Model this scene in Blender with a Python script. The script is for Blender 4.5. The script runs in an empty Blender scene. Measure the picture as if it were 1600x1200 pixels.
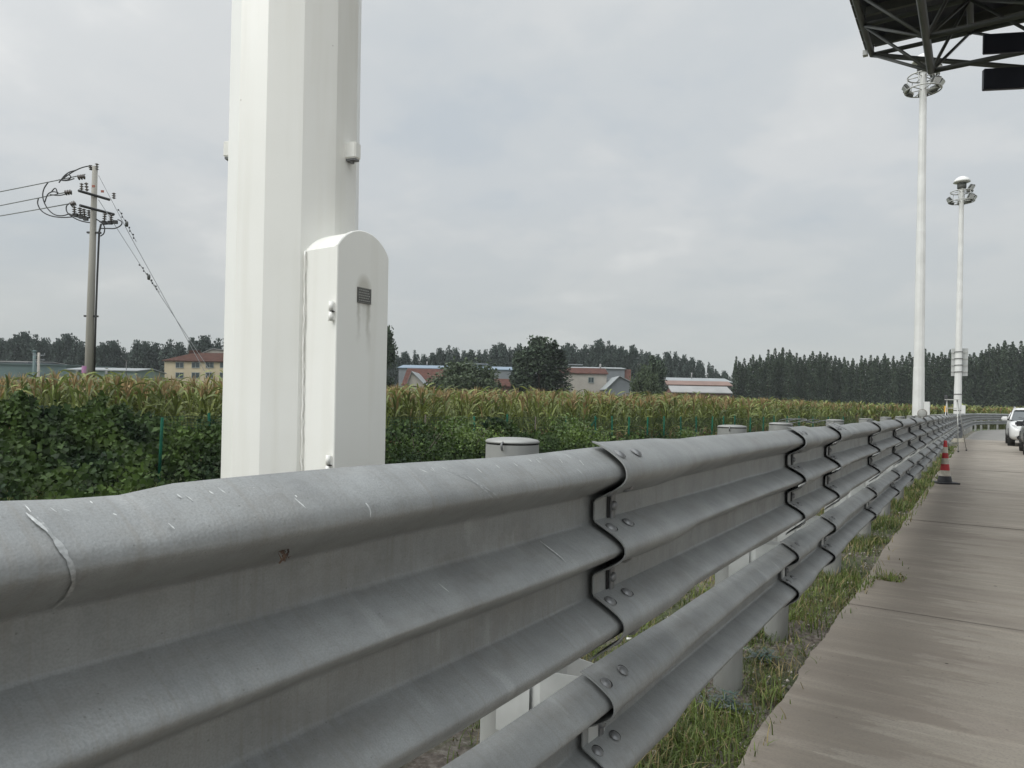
import bpy, bmesh, math, random
import numpy as np
from mathutils import Vector, Matrix, Euler

random.seed(7)
RNG = np.random.default_rng(7)
S = bpy.context.scene
COL = S.collection
R = math.radians

# ------------------------------------------------------------------ camera
YAW, PITCH, ROLL = R(33.33), R(0.0), R(1.1)
FPX = 1110.0
CAMZ = 1.44
cam_d = bpy.data.cameras.new('camera')
cam_d.sensor_width = 36.0
cam_d.lens = FPX / 1600.0 * 36.0
SHY = 30.0            # the picture is cropped: its optical axis lies 30 px below the middle
cam_d.shift_y = SHY / 1600.0
cam_d.clip_start = 0.05
cam_d.clip_end = 6000
cam = bpy.data.objects.new('camera', cam_d)
COL.objects.link(cam)
CM = (Matrix.Translation((0, 0, CAMZ)) @ Matrix.Rotation(YAW, 4, 'Z')
      @ Matrix.Rotation(R(90) + PITCH, 4, 'X') @ Matrix.Rotation(ROLL, 4, 'Z'))
cam.matrix_world = CM
S.camera = cam
CR = CM.to_3x3()

# ------------------------------------------------------------------ light
SUN_AZ = Vector((-0.50, -0.87, 0)).normalized()      # towards the sun
SUN_EL = R(42)
sun_d = bpy.data.lights.new('sun', 'SUN')
sun_d.energy = 1.2
sun_d.angle = R(35)
sun_d.color = (1.0, 0.965, 0.90)
sun = bpy.data.objects.new('sun', sun_d)
COL.objects.link(sun)
sdir = Vector((SUN_AZ.x * math.cos(SUN_EL), SUN_AZ.y * math.cos(SUN_EL), math.sin(SUN_EL)))
sun.rotation_euler = sdir.to_track_quat('Z', 'Y').to_euler()
sun.location = (0, 0, 60)

S.view_settings.view_transform = 'Standard'
S.view_settings.look = 'None'
S.view_settings.exposure = 0.0
S.view_settings.gamma = 1.0
S.view_settings.use_curve_mapping = False

world = bpy.data.worlds.new('World')
S.world = world
world.use_nodes = True
nt = world.node_tree
nt.nodes.clear()


def N(nt, typ, **kw):
    n = nt.nodes.new(typ)
    for k, v in kw.items():
        if k.startswith('i_'):
            n.inputs[k[2:].replace('_', ' ')].default_value = v
        else:
            setattr(n, k, v)
    return n


def MATH(nt, op, a, b=None, clamp=False):
    n = nt.nodes.new('ShaderNodeMath')
    n.operation = op
    n.use_clamp = clamp
    for i, v in enumerate((a, b)):
        if v is None:
            continue
        if isinstance(v, (int, float)):
            n.inputs[i].default_value = v
        else:
            nt.links.new(v, n.inputs[i])
    return n.outputs[0]


def RAMP(nt, src, stops, interp='LINEAR'):
    n = nt.nodes.new('ShaderNodeValToRGB')
    cr = n.color_ramp
    cr.interpolation = interp
    while len(cr.elements) < len(stops):
        cr.elements.new(0.5)
    for e, (p, c) in zip(cr.elements, stops):
        e.position = p
        e.color = (c[0], c[1], c[2], 1) if not isinstance(c, (int, float)) else (c, c, c, 1)
    if src is not None:
        nt.links.new(src, n.inputs[0])
    return n.outputs[0]


def MIX(nt, fac, a, b, mode='MIX'):
    n = nt.nodes.new('ShaderNodeMix')
    n.data_type = 'RGBA'
    n.blend_type = mode
    for idx, v in ((0, fac), (6, a), (7, b)):
        if isinstance(v, (int, float)):
            n.inputs[idx].default_value = v
        elif isinstance(v, tuple):
            n.inputs[idx].default_value = (v[0], v[1], v[2], 1)
        else:
            nt.links.new(v, n.inputs[idx])
    return n.outputs[2]


# overcast sky: Nishita sky behind a broken cloud deck
tc = N(nt, 'ShaderNodeTexCoord')
sky = N(nt, 'ShaderNodeTexSky')
sky.sky_type = 'NISHITA'
sky.sun_disc = False
sky.sun_elevation = SUN_EL
sky.sun_rotation = math.atan2(SUN_AZ.x, SUN_AZ.y)
skyc = MIX(nt, 1.0, sky.outputs[0], (0.10, 0.10, 0.10), 'MULTIPLY')
sep = N(nt, 'ShaderNodeSeparateXYZ')
nt.links.new(tc.outputs['Generated'], sep.inputs[0])
zc = MATH(nt, 'MAXIMUM', sep.outputs[2], 0.0)
# project direction on a cloud layer: xy / (z + .25)
den = MATH(nt, 'ADD', zc, 0.22)
cx = MATH(nt, 'DIVIDE', sep.outputs[0], den)
cy = MATH(nt, 'DIVIDE', sep.outputs[1], den)
comb = N(nt, 'ShaderNodeCombineXYZ')
nt.links.new(cx, comb.inputs[0])
nt.links.new(cy, comb.inputs[1])
n1 = N(nt, 'ShaderNodeTexNoise')
n1.inputs['Scale'].default_value = 1.15
n1.inputs['Detail'].default_value = 5
n1.inputs['Roughness'].default_value = 0.5
n1.inputs['Distortion'].default_value = 0.35
nt.links.new(comb.outputs[0], n1.inputs['Vector'])
n2 = N(nt, 'ShaderNodeTexNoise')
n2.inputs['Scale'].default_value = 3.4
n2.inputs['Detail'].default_value = 6
n2.inputs['Roughness'].default_value = 0.55
nt.links.new(comb.outputs[0], n2.inputs['Vector'])
nn = MATH(nt, 'ADD', MATH(nt, 'MULTIPLY', n1.outputs[0], 0.7), MATH(nt, 'MULTIPLY', n2.outputs[0], 0.3))
cloudc = RAMP(nt, nn, [(0.36, (0.575, 0.625, 0.665)), (0.46, (0.635, 0.670, 0.690)), (0.55, (0.70, 0.722, 0.728)), (0.66, (0.83, 0.838, 0.828))], 'EASE')
horc = (0.55, 0.58, 0.575)
cloudc = MIX(nt, RAMP(nt, zc, [(0.0, 0.0), (0.28, 1.0)]), horc, cloudc)
lift = RAMP(nt, zc, [(0.0, 0.30), (0.25, 0.315), (0.5, 0.335), (0.75, 0.75), (1.0, 1.0)])
lift = MATH(nt, 'MULTIPLY', lift, 3.0)
# brighter veil round the hidden sun
dot = N(nt, 'ShaderNodeVectorMath', operation='DOT_PRODUCT')
nt.links.new(tc.outputs['Generated'], dot.inputs[0])
dot.inputs[1].default_value = sdir
glow = MATH(nt, 'POWER', MATH(nt, 'MAXIMUM', dot.outputs['Value'], 0.0), 3.0)
lift = MATH(nt, 'ADD', lift, MATH(nt, 'MULTIPLY', glow, 1.3))
vm = N(nt, 'ShaderNodeVectorMath', operation='SCALE')
nt.links.new(cloudc, vm.inputs[0])
nt.links.new(lift, vm.inputs['Scale'])
fin = MIX(nt, 0.94, skyc, vm.outputs[0])
bg = N(nt, 'ShaderNodeBackground')
nt.links.new(fin, bg.inputs[0])
bg.inputs[1].default_value = 1.0
wo = N(nt, 'ShaderNodeOutputWorld')
nt.links.new(bg.outputs[0], wo.inputs[0])


# ------------------------------------------------------------------ placing
def ray(px, py):
    return CR @ Vector(((px - 800) / FPX, (600 + SHY - py) / FPX, -1.0))


def at(px, py, z):
    d = ray(px, py)
    return Vector((0, 0, CAMZ)) + d * z


def at_p(px, py, p):
    d = ray(px, py)
    return Vector((0, 0, CAMZ)) + d * (-p / d.x)


def at_h(px, py, h):
    d = ray(px, py)
    return Vector((0, 0, CAMZ)) + d * ((h - CAMZ) / d.z)


def hor(px):
    return 644 - (1530 - px) * math.tan(ROLL)


# ------------------------------------------------------------------ materials
MATS = {}


def mat(name, c1, c2=None, scale=5.0, rough=0.6, metal=0.0, bump=0.0, bscale=None, stretch=(1, 1, 1),
        detail=5, spec=0.5, lo=0.35, hi=0.65, island=0.0, trans=0.0, extra=None, rvar=0.0):
    m = bpy.data.materials.new(name)
    m.use_nodes = True
    t = m.node_tree
    b = t.nodes['Principled BSDF']
    b.inputs['Roughness'].default_value = rough
    b.inputs['Metallic'].default_value = metal
    b.inputs['Specular IOR Level'].default_value = spec
    tcn = N(t, 'ShaderNodeTexCoord')
    mp = N(t, 'ShaderNodeMapping')
    mp.inputs['Scale'].default_value = stretch
    t.links.new(tcn.outputs['Object'], mp.inputs[0])
    c2 = c2 or tuple(v * 0.8 for v in c1)
    nz = N(t, 'ShaderNodeTexNoise')
    nz.inputs['Scale'].default_value = scale
    nz.inputs['Detail'].default_value = detail
    t.links.new(mp.outputs[0], nz.inputs['Vector'])
    col = RAMP(t, nz.outputs[0], [(lo, c1), (hi, c2)])
    if island > 0:
        g = N(t, 'ShaderNodeNewGeometry')
        v = RAMP(t, g.outputs['Random Per Island'], [(0, 1 - island), (1, 1 + island)])
        mm = N(t, 'ShaderNodeVectorMath', operation='MULTIPLY')
        t.links.new(col, mm.inputs[0])
        mul = MATH(t, 'ADD', MATH(t, 'MULTIPLY', g.outputs['Random Per Island'], 2 * island), 1 - island)
        cmb = N(t, 'ShaderNodeCombineXYZ')
        for i in range(3):
            t.links.new(mul, cmb.inputs[i])
        t.links.new(cmb.outputs[0], mm.inputs[1])
        col = mm.outputs[0]
    if extra:
        col = extra(t, col, tcn, mp)
    t.links.new(col, b.inputs['Base Color'])
    if rvar:
        rr = MATH(t, 'ADD', MATH(t, 'MULTIPLY', nz.outputs[0], rvar), rough - rvar / 2)
        t.links.new(rr, b.inputs['Roughness'])
    if bump > 0:
        nb = N(t, 'ShaderNodeTexNoise')
        nb.inputs['Scale'].default_value = bscale or scale * 4
        nb.inputs['Detail'].default_value = 6
        t.links.new(mp.outputs[0], nb.inputs['Vector'])
        bp = N(t, 'ShaderNodeBump')
        bp.inputs['Strength'].default_value = bump
        bp.inputs['Distance'].default_value = 0.02
        t.links.new(nb.outputs[0], bp.inputs['Height'])
        t.links.new(bp.outputs[0], b.inputs['Normal'])
    if trans > 0:
        tr = N(t, 'ShaderNodeBsdfTranslucent')
        t.links.new(col, tr.inputs[0])
        mx = N(t, 'ShaderNodeMixShader')
        mx.inputs[0].default_value = trans
        out = t.nodes['Material Output']
        t.links.new(b.outputs[0], mx.inputs[1])
        t.links.new(tr.outputs[0], mx.inputs[2])
        t.links.new(mx.outputs[0], out.inputs[0])
    MATS[name] = m
    return m


def galv_extra(t, col, tcn, mp):
    """streaks running across the rail, spangle, dirt runs"""
    uv = tcn.outputs['UV']
    m1 = N(t, 'ShaderNodeMapping')
    m1.inputs['Scale'].default_value = (38, 2.2, 1)
    m1.inputs['Rotation'].default_value = (0, 0, 0.10)
    t.links.new(uv, m1.inputs[0])
    a = N(t, 'ShaderNodeTexNoise')
    a.inputs['Scale'].default_value = 1.0
    a.inputs['Detail'].default_value = 4
    t.links.new(m1.outputs[0], a.inputs['Vector'])
    col = MIX(t, RAMP(t, a.outputs[0], [(0.50, 0.0), (0.78, 0.20)]), col, (0.33, 0.34, 0.345))
    m2 = N(t, 'ShaderNodeMapping')
    m2.inputs['Scale'].default_value = (3.0, 9.0, 1)
    t.links.new(uv, m2.inputs[0])
    b = N(t, 'ShaderNodeTexNoise')
    b.inputs['Scale'].default_value = 1.0
    b.inputs['Detail'].default_value = 7
    b.inputs['Roughness'].default_value = 0.65
    t.links.new(m2.outputs[0], b.inputs['Vector'])
    col = MIX(t, RAMP(t, b.outputs[0], [(0.48, 0.0), (0.72, 0.45)]), col, (0.175, 0.160, 0.138))
    # soft pale scuffs
    m3 = N(t, 'ShaderNodeMapping')
    m3.inputs['Scale'].default_value = (16, 5, 1)
    m3.inputs['Rotation'].default_value = (0, 0, -0.5)
    t.links.new(uv, m3.inputs[0])
    c = N(t, 'ShaderNodeTexNoise')
    c.inputs['Scale'].default_value = 0.8
    c.inputs['Detail'].default_value = 3
    t.links.new(m3.outputs[0], c.inputs['Vector'])
    col = MIX(t, RAMP(t, c.outputs[0], [(0.64, 0.0), (0.74, 0.40)]), col, (0.44, 0.45, 0.45))
    # zinc spangle grain and vertical water runs
    gr = N(t, 'ShaderNodeTexNoise')
    gr.inputs['Scale'].default_value = 330
    gr.inputs['Detail'].default_value = 3
    t.links.new(uv, gr.inputs['Vector'])
    col = MIX(t, RAMP(t, gr.outputs[0], [(0.40, 0.30), (0.58, 0.0)]), col, (0.15, 0.155, 0.155))
    gl = N(t, 'ShaderNodeTexVoronoi')
    gl.inputs['Scale'].default_value = 75
    t.links.new(uv, gl.inputs['Vector'])
    col = MIX(t, MATH(t, 'MULTIPLY', gl.outputs['Color'], 0.13), col, (0.42, 0.44, 0.45))
    m4 = N(t, 'ShaderNodeMapping')
    m4.inputs['Scale'].default_value = (90, 3.0, 1)
    t.links.new(uv, m4.inputs[0])
    wr = N(t, 'ShaderNodeTexNoise')
    wr.inputs['Scale'].default_value = 1.0
    wr.inputs['Detail'].default_value = 5
    wr.inputs['Roughness'].default_value = 0.7
    t.links.new(m4.outputs[0], wr.inputs['Vector'])
    col = MIX(t, RAMP(t, wr.outputs[0], [(0.50, 0.0), (0.66, 0.33)]), col, (0.185, 0.172, 0.150))
    # broad handling stains
    bs = N(t, 'ShaderNodeTexNoise')
    bs.inputs['Scale'].default_value = 4.5
    bs.inputs['Detail'].default_value = 8
    bs.inputs['Roughness'].default_value = 0.7
    t.links.new(uv, bs.inputs['Vector'])
    col = MIX(t, RAMP(t, bs.outputs[0], [(0.54, 0.0), (0.66, 0.30)]), col, (0.37, 0.385, 0.385))
    # small speckle pits
    v = N(t, 'ShaderNodeTexVoronoi')
    v.inputs['Scale'].default_value = 55
    t.links.new(uv, v.inputs['Vector'])
    col = MIX(t, RAMP(t, v.outputs['Distance'], [(0.05, 0.55), (0.085, 0.0)]), col, (0.12, 0.12, 0.115))
    return col


mat('galvanised', (0.272, 0.281, 0.278), (0.222, 0.230, 0.229), scale=9, rough=0.46, metal=0.15, bump=0.10, bscale=260,
    extra=galv_extra, rvar=0.20, spec=0.4)
mat('galvanised_post', (0.36, 0.365, 0.355), (0.27, 0.27, 0.255), scale=7, rough=0.5, metal=0.3, bump=0.06, stretch=(1, 1, 0.35))
mat('galvanised_block', (0.55, 0.56, 0.55), (0.45, 0.46, 0.45), scale=9, rough=0.5, metal=0.2)
mat('bolt_metal', (0.23, 0.235, 0.24), (0.15, 0.15, 0.15), scale=60, rough=0.45, metal=0.5)
mat('dark_hole', (0.012, 0.012, 0.012), rough=0.9)
mat('scratch', (0.60, 0.61, 0.60), (0.36, 0.37, 0.37), scale=150, rough=0.6)
mat('scuff', (0.35, 0.36, 0.36), (0.25, 0.258, 0.257), scale=160, rough=0.7, lo=0.42, hi=0.58)


def white_extra(t, col, tcn, mp):
    m1 = N(t, 'ShaderNodeMapping')
    m1.inputs['Scale'].default_value = (9, 9, 0.5)
    t.links.new(tcn.outputs['Object'], m1.inputs[0])
    a = N(t, 'ShaderNodeTexNoise')
    a.inputs['Scale'].default_value = 1.6
    a.inputs['Detail'].default_value = 6
    t.links.new(m1.outputs[0], a.inputs['Vector'])
    col = MIX(t, RAMP(t, a.outputs[0], [(0.50, 0.0), (0.75, 0.35)]), col, (0.62, 0.60, 0.52))
    v = N(t, 'ShaderNodeTexVoronoi')
    v.inputs['Scale'].default_value = 6
    t.links.new(tcn.outputs['Object'], v.inputs['Vector'])
    return MIX(t, RAMP(t, v.outputs['Distance'], [(0.012, 0.7), (0.022, 0.0)]), col, (0.25, 0.22, 0.18))


mat('white_paint', (0.83, 0.825, 0.785), (0.80, 0.795, 0.75), scale=3, rough=0.32, bump=0.02, bscale=14, extra=white_extra)


def door_extra(t, col, tcn, mp):
    col = white_extra(t, col, tcn, mp)
    sp = N(t, 'ShaderNodeSeparateXYZ')
    t.links.new(tcn.outputs['Object'], sp.inputs[0])
    y, z = sp.outputs[1], sp.outputs[2]
    n = N(t, 'ShaderNodeTexNoise')
    n.inputs['Scale'].default_value = 22
    t.links.new(tcn.outputs['Object'], n.inputs['Vector'])
    wob = MATH(t, 'MULTIPLY', MATH(t, 'SUBTRACT', n.outputs[0], .5), .03)
    # halo over the plate
    a = MATH(t, 'MULTIPLY', MATH(t, 'SUBTRACT', y, 0.0), 24.0)
    b = MATH(t, 'MULTIPLY', MATH(t, 'SUBTRACT', z, 1.826), 16.0)
    r2 = MATH(t, 'ADD', MATH(t, 'MULTIPLY', a, a), MATH(t, 'MULTIPLY', b, b))
    halo = RAMP(t, r2, [(0.25, 0.55), (1.0, 0.0)])
    col = MIX(t, halo, col, (0.36, 0.33, 0.26))
    for yc, wd, ln, st in ((0.024, 60, .20, .65), (-0.022, 75, .16, .55), (.004, 40, .10, .25)):
        d = MATH(t, 'ABSOLUTE', MATH(t, 'ADD', MATH(t, 'SUBTRACT', y, yc), wob))
        across = RAMP(t, MATH(t, 'MULTIPLY', d, float(wd)), [(0.0, 1.0), (1.0, 0.0)], 'EASE')
        down = RAMP(t, MATH(t, 'DIVIDE', MATH(t, 'SUBTRACT', 1.79, z), ln), [(-0.0, 0.0), (0.04, 1.0), (1.0, 0.0)])
        col = MIX(t, MATH(t, 'MULTIPLY', MATH(t, 'MULTIPLY', across, down), st), col, (0.27, 0.25, 0.19))
    return col


mat('door_paint', (0.83, 0.825, 0.785), (0.80, 0.795, 0.75), scale=3, rough=0.32, bump=0.02, bscale=14, extra=door_extra)
mat('white_far', (0.74, 0.74, 0.72), (0.64, 0.64, 0.62), scale=1.5, rough=0.4)
mat('rust', (0.30, 0.17, 0.09), (0.45, 0.36, 0.27), scale=40, rough=0.8)
mat('plaque', (0.16, 0.16, 0.15), (0.11, 0.11, 0.10), scale=80, rough=0.45, metal=0.5)
mat('plaque_text', (0.33, 0.33, 0.31), rough=0.5)
mat('grime', (0.43, 0.42, 0.36), (0.60, 0.59, 0.53), scale=25, rough=0.7, stretch=(1, 1, 0.2))
mat('truss_paint', (0.088, 0.090, 0.080), (0.062, 0.064, 0.060), scale=2, rough=0.55)
mat('deck', (0.035, 0.037, 0.052), (0.022, 0.024, 0.036), scale=1.5, rough=0.6)
mat('sign_box', (0.014, 0.016, 0.026), (0.02, 0.022, 0.034), scale=2, rough=0.4)
mat('concrete_pole', (0.33, 0.315, 0.28), (0.26, 0.25, 0.22), scale=2, rough=0.85, stretch=(1, 1, 0.2))
mat('black_steel', (0.03, 0.03, 0.032), (0.045, 0.045, 0.045), scale=5, rough=0.6)
mat('ceramic', (0.12, 0.10, 0.09), rough=0.3)
mat('red_tag', (0.36, 0.12, 0.08), rough=0.6)
mat('magenta_paint', (0.42, 0.16, 0.36), (0.33, 0.2, 0.3), scale=6, rough=0.7)
mat('wire', (0.06, 0.06, 0.065), rough=0.6)
mat('guy', (0.30, 0.31, 0.32), rough=0.6)
mat('green_wire', (0.010, 0.055, 0.038), (0.008, 0.04, 0.028), scale=3, rough=0.5)
mat('green_post', (0.008, 0.085, 0.050), (0.006, 0.055, 0.034), scale=3, spec=0.15, rough=0.8)
mat('trunk', (0.11, 0.09, 0.07), (0.07, 0.06, 0.05), scale=4, rough=0.9)
mat('poplar_leaf', (0.052, 0.072, 0.050), (0.072, 0.096, 0.060), scale=0.5, rough=0.6, island=0.45, trans=0.12, spec=0.08)  # leaf colour lightened to carry some distance haze
mat('far_leaf', (0.058, 0.078, 0.068), (0.074, 0.096, 0.080), scale=0.5, rough=0.6, island=0.4, trans=0.12, spec=0.08)  # paler and bluer green: distance haze painted into the leaf colour
mat('bush_leaf', (0.075, 0.100, 0.050), (0.055, 0.078, 0.042), scale=0.8, rough=0.6, island=0.4, trans=0.15, spec=0.3)
mat('vine_leaf', (0.060, 0.098, 0.020), (0.018, 0.036, 0.016), scale=0.9, rough=0.6, island=0.5, trans=0.25, spec=0.2)
mat('shrub_leaf', (0.105, 0.160, 0.028), (0.055, 0.095, 0.024), scale=1.5, rough=0.5, island=0.45, trans=0.25, spec=0.4)
mat('corn_leaf', (0.215, 0.240, 0.065), (0.115, 0.155, 0.048), scale=0.9, rough=0.5, island=0.45, trans=0.25, spec=0.4)
mat('corn_dry', (0.37, 0.255, 0.12), (0.22, 0.16, 0.08), scale=1.4, rough=0.7, island=0.4, trans=0.2)
mat('corn_stalk', (0.12, 0.13, 0.05), rough=0.7, island=0.3)
mat('grass_blade', (0.145, 0.190, 0.042), (0.080, 0.118, 0.030), scale=2.5, rough=0.5, island=0.5, trans=0.3, spec=0.4)
mat('grass_dry', (0.30, 0.24, 0.12), (0.19, 0.16, 0.07), scale=3, rough=0.7, island=0.4, trans=0.2)
mat('pebble', (0.36, 0.33, 0.30), (0.20, 0.18, 0.16), scale=4, rough=0.9, island=0.5)
mat('net_scrap', (0.03, 0.075, 0.058), (0.11, 0.12, 0.11), scale=14, rough=0.7)
mat('litter', (0.7, 0.7, 0.66), (0.55, 0.54, 0.5), scale=20, rough=0.7)
mat('leaf_brown', (0.035, 0.018, 0.012), (0.20, 0.13, 0.09), scale=90, rough=0.8)
mat('red_band', (0.52, 0.025, 0.03), (0.40, 0.03, 0.035), scale=9, rough=0.45)
mat('white_band', (0.62, 0.58, 0.50), (0.50, 0.46, 0.38), scale=14, rough=0.5)
mat('black_rubber', (0.022, 0.023, 0.026), (0.035, 0.035, 0.037), scale=8, rough=0.7)
mat('yellow_band', (0.70, 0.36, 0.02), rough=0.5)
mat('aluminium', (0.50, 0.50, 0.47), (0.40, 0.40, 0.38), scale=9, rough=0.45, metal=0.3)
mat('tarp', (0.20, 0.21, 0.22), (0.13, 0.14, 0.15), scale=9, rough=0.6, bump=0.5, bscale=12)
mat('sign_back', (0.50, 0.51, 0.50), (0.42, 0.43, 0.42), scale=2, rough=0.6)
mat('lamp_dark', (0.06, 0.065, 0.06), (0.10, 0.10, 0.09), scale=4, rough=0.5)
mat('mirror_face', (0.42, 0.43, 0.41), (0.36, 0.36, 0.34), scale=20, rough=0.35)
mat('car_white', (0.72, 0.72, 0.71), (0.68, 0.68, 0.67), scale=1, rough=0.18, spec=0.6)
mat('car_black', (0.02, 0.021, 0.024), (0.026, 0.026, 0.03), scale=1, rough=0.15, spec=0.6)
mat('car_glass', (0.035, 0.045, 0.05), (0.05, 0.06, 0.065), scale=2, rough=0.08, spec=0.7)
mat('car_trim', (0.02, 0.02, 0.02), rough=0.55)
mat('chrome', (0.55, 0.55, 0.55), rough=0.2, metal=0.9)
mat('headlight', (0.75, 0.76, 0.76), (0.55, 0.56, 0.56), scale=30, rough=0.1, spec=0.8)
mat('plate_blue', (0.03, 0.08, 0.35), rough=0.4)
mat('roof_brown', (0.080, 0.040, 0.030), (0.055, 0.028, 0.022), scale=1.6, spec=0.1, rough=0.9)
mat('roof_red', (0.100, 0.048, 0.038), (0.070, 0.036, 0.030), scale=1.6, spec=0.1, rough=0.9)
mat('roof_blue', (0.17, 0.235, 0.30), (0.15, 0.20, 0.26), scale=0.4, rough=0.5)
mat('roof_pale', (0.25, 0.27, 0.275), (0.21, 0.225, 0.23), scale=0.4, rough=0.6)
mat('roof_white', (0.27, 0.265, 0.26), (0.21, 0.21, 0.205), scale=0.4, rough=0.6)
mat('roof_orange', (0.20, 0.125, 0.10), (0.16, 0.10, 0.08), scale=0.5, rough=0.7)
mat('wall_teal', (0.10, 0.15, 0.15), (0.085, 0.13, 0.13), scale=0.3, rough=0.6)
mat('wall_green', (0.15, 0.21, 0.19), (0.13, 0.18, 0.165), scale=0.4, rough=0.6)
mat('wall_cream', (0.52, 0.44, 0.30), (0.46, 0.39, 0.27), scale=0.6, rough=0.8)
mat('wall_grey', (0.20, 0.215, 0.23), (0.17, 0.185, 0.20), scale=0.5, rough=0.7)
mat('wall_pale', (0.40, 0.37, 0.33), (0.33, 0.305, 0.275), scale=0.7, rough=0.85)
mat('wall_brick', (0.20, 0.10, 0.08), (0.16, 0.085, 0.07), scale=1.2, rough=0.85)
mat('wall_dark', (0.09, 0.09, 0.09), (0.07, 0.07, 0.07), scale=1, rough=0.85)
mat('window_glass', (0.035, 0.05, 0.055), (0.05, 0.065, 0.07), scale=1, rough=0.25)
mat('window_frame', (0.30, 0.33, 0.31), rough=0.6)
mat('marking', (0.60, 0.60, 0.57), (0.38, 0.38, 0.36), scale=6, rough=0.8)


def ground_mat():
    m = bpy.data.materials.new('ground_soil')
    m.use_nodes = True
    t = m.node_tree
    b = t.nodes['Principled BSDF']
    b.inputs['Roughness'].default_value = 0.95
    tcn = N(t, 'ShaderNodeTexCoord')
    a = N(t, 'ShaderNodeTexNoise')
    a.inputs['Scale'].default_value = 1.4
    a.inputs['Detail'].default_value = 8
    t.links.new(tcn.outputs['Object'], a.inputs['Vector'])
    g = N(t, 'ShaderNodeTexNoise')
    g.inputs['Scale'].default_value = 26
    g.inputs['Detail'].default_value = 8
    g.inputs['Roughness'].default_value = 0.7
    t.links.new(tcn.outputs['Object'], g.inputs['Vector'])
    soil = RAMP(t, g.outputs[0], [(0.32, (0.055, 0.043, 0.035)), (0.5, (0.13, 0.108, 0.09)), (0.68, (0.26, 0.235, 0.205))])
    green = RAMP(t, g.outputs[0], [(0.3, (0.030, 0.045, 0.014)), (0.7, (0.075, 0.095, 0.03))])
    near = MIX(t, RAMP(t, a.outputs[0], [(0.46, 0.0), (0.58, 0.8)]), soil, green)
    v = N(t, 'ShaderNodeTexVoronoi')
    v.inputs['Scale'].default_value = 34
    t.links.new(tcn.outputs['Object'], v.inputs['Vector'])
    near = MIX(t, RAMP(t, v.outputs['Distance'], [(0.10, 0.45), (0.22, 0.0)]), near, (0.33, 0.30, 0.27))
    sp = N(t, 'ShaderNodeSeparateXYZ')
    t.links.new(tcn.outputs['Object'], sp.inputs[0])
    far = MATH(t, 'MULTIPLY', MATH(t, 'ADD', MATH(t, 'MULTIPLY', sp.outputs[0], -1.0), -5.0), 0.3, True)
    far2 = MATH(t, 'MULTIPLY', MATH(t, 'ADD', sp.outputs[1], -60.0), 0.2, True)
    far = MATH(t, 'MAXIMUM', far, far2)
    col = MIX(t, far, near, green)
    t.links.new(col, b.inputs['Base Color'])
    bp = N(t, 'ShaderNodeBump')
    bp.inputs['Strength'].default_value = 0.8
    bp.inputs['Distance'].default_value = 0.03
    t.links.new(MATH(t, 'ADD', g.outputs[0], MATH(t, 'MULTIPLY', v.outputs['Distance'], -0.5)), bp.inputs['Height'])
    t.links.new(bp.outputs[0], b.inputs['Normal'])
    MATS['ground'] = m


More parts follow.
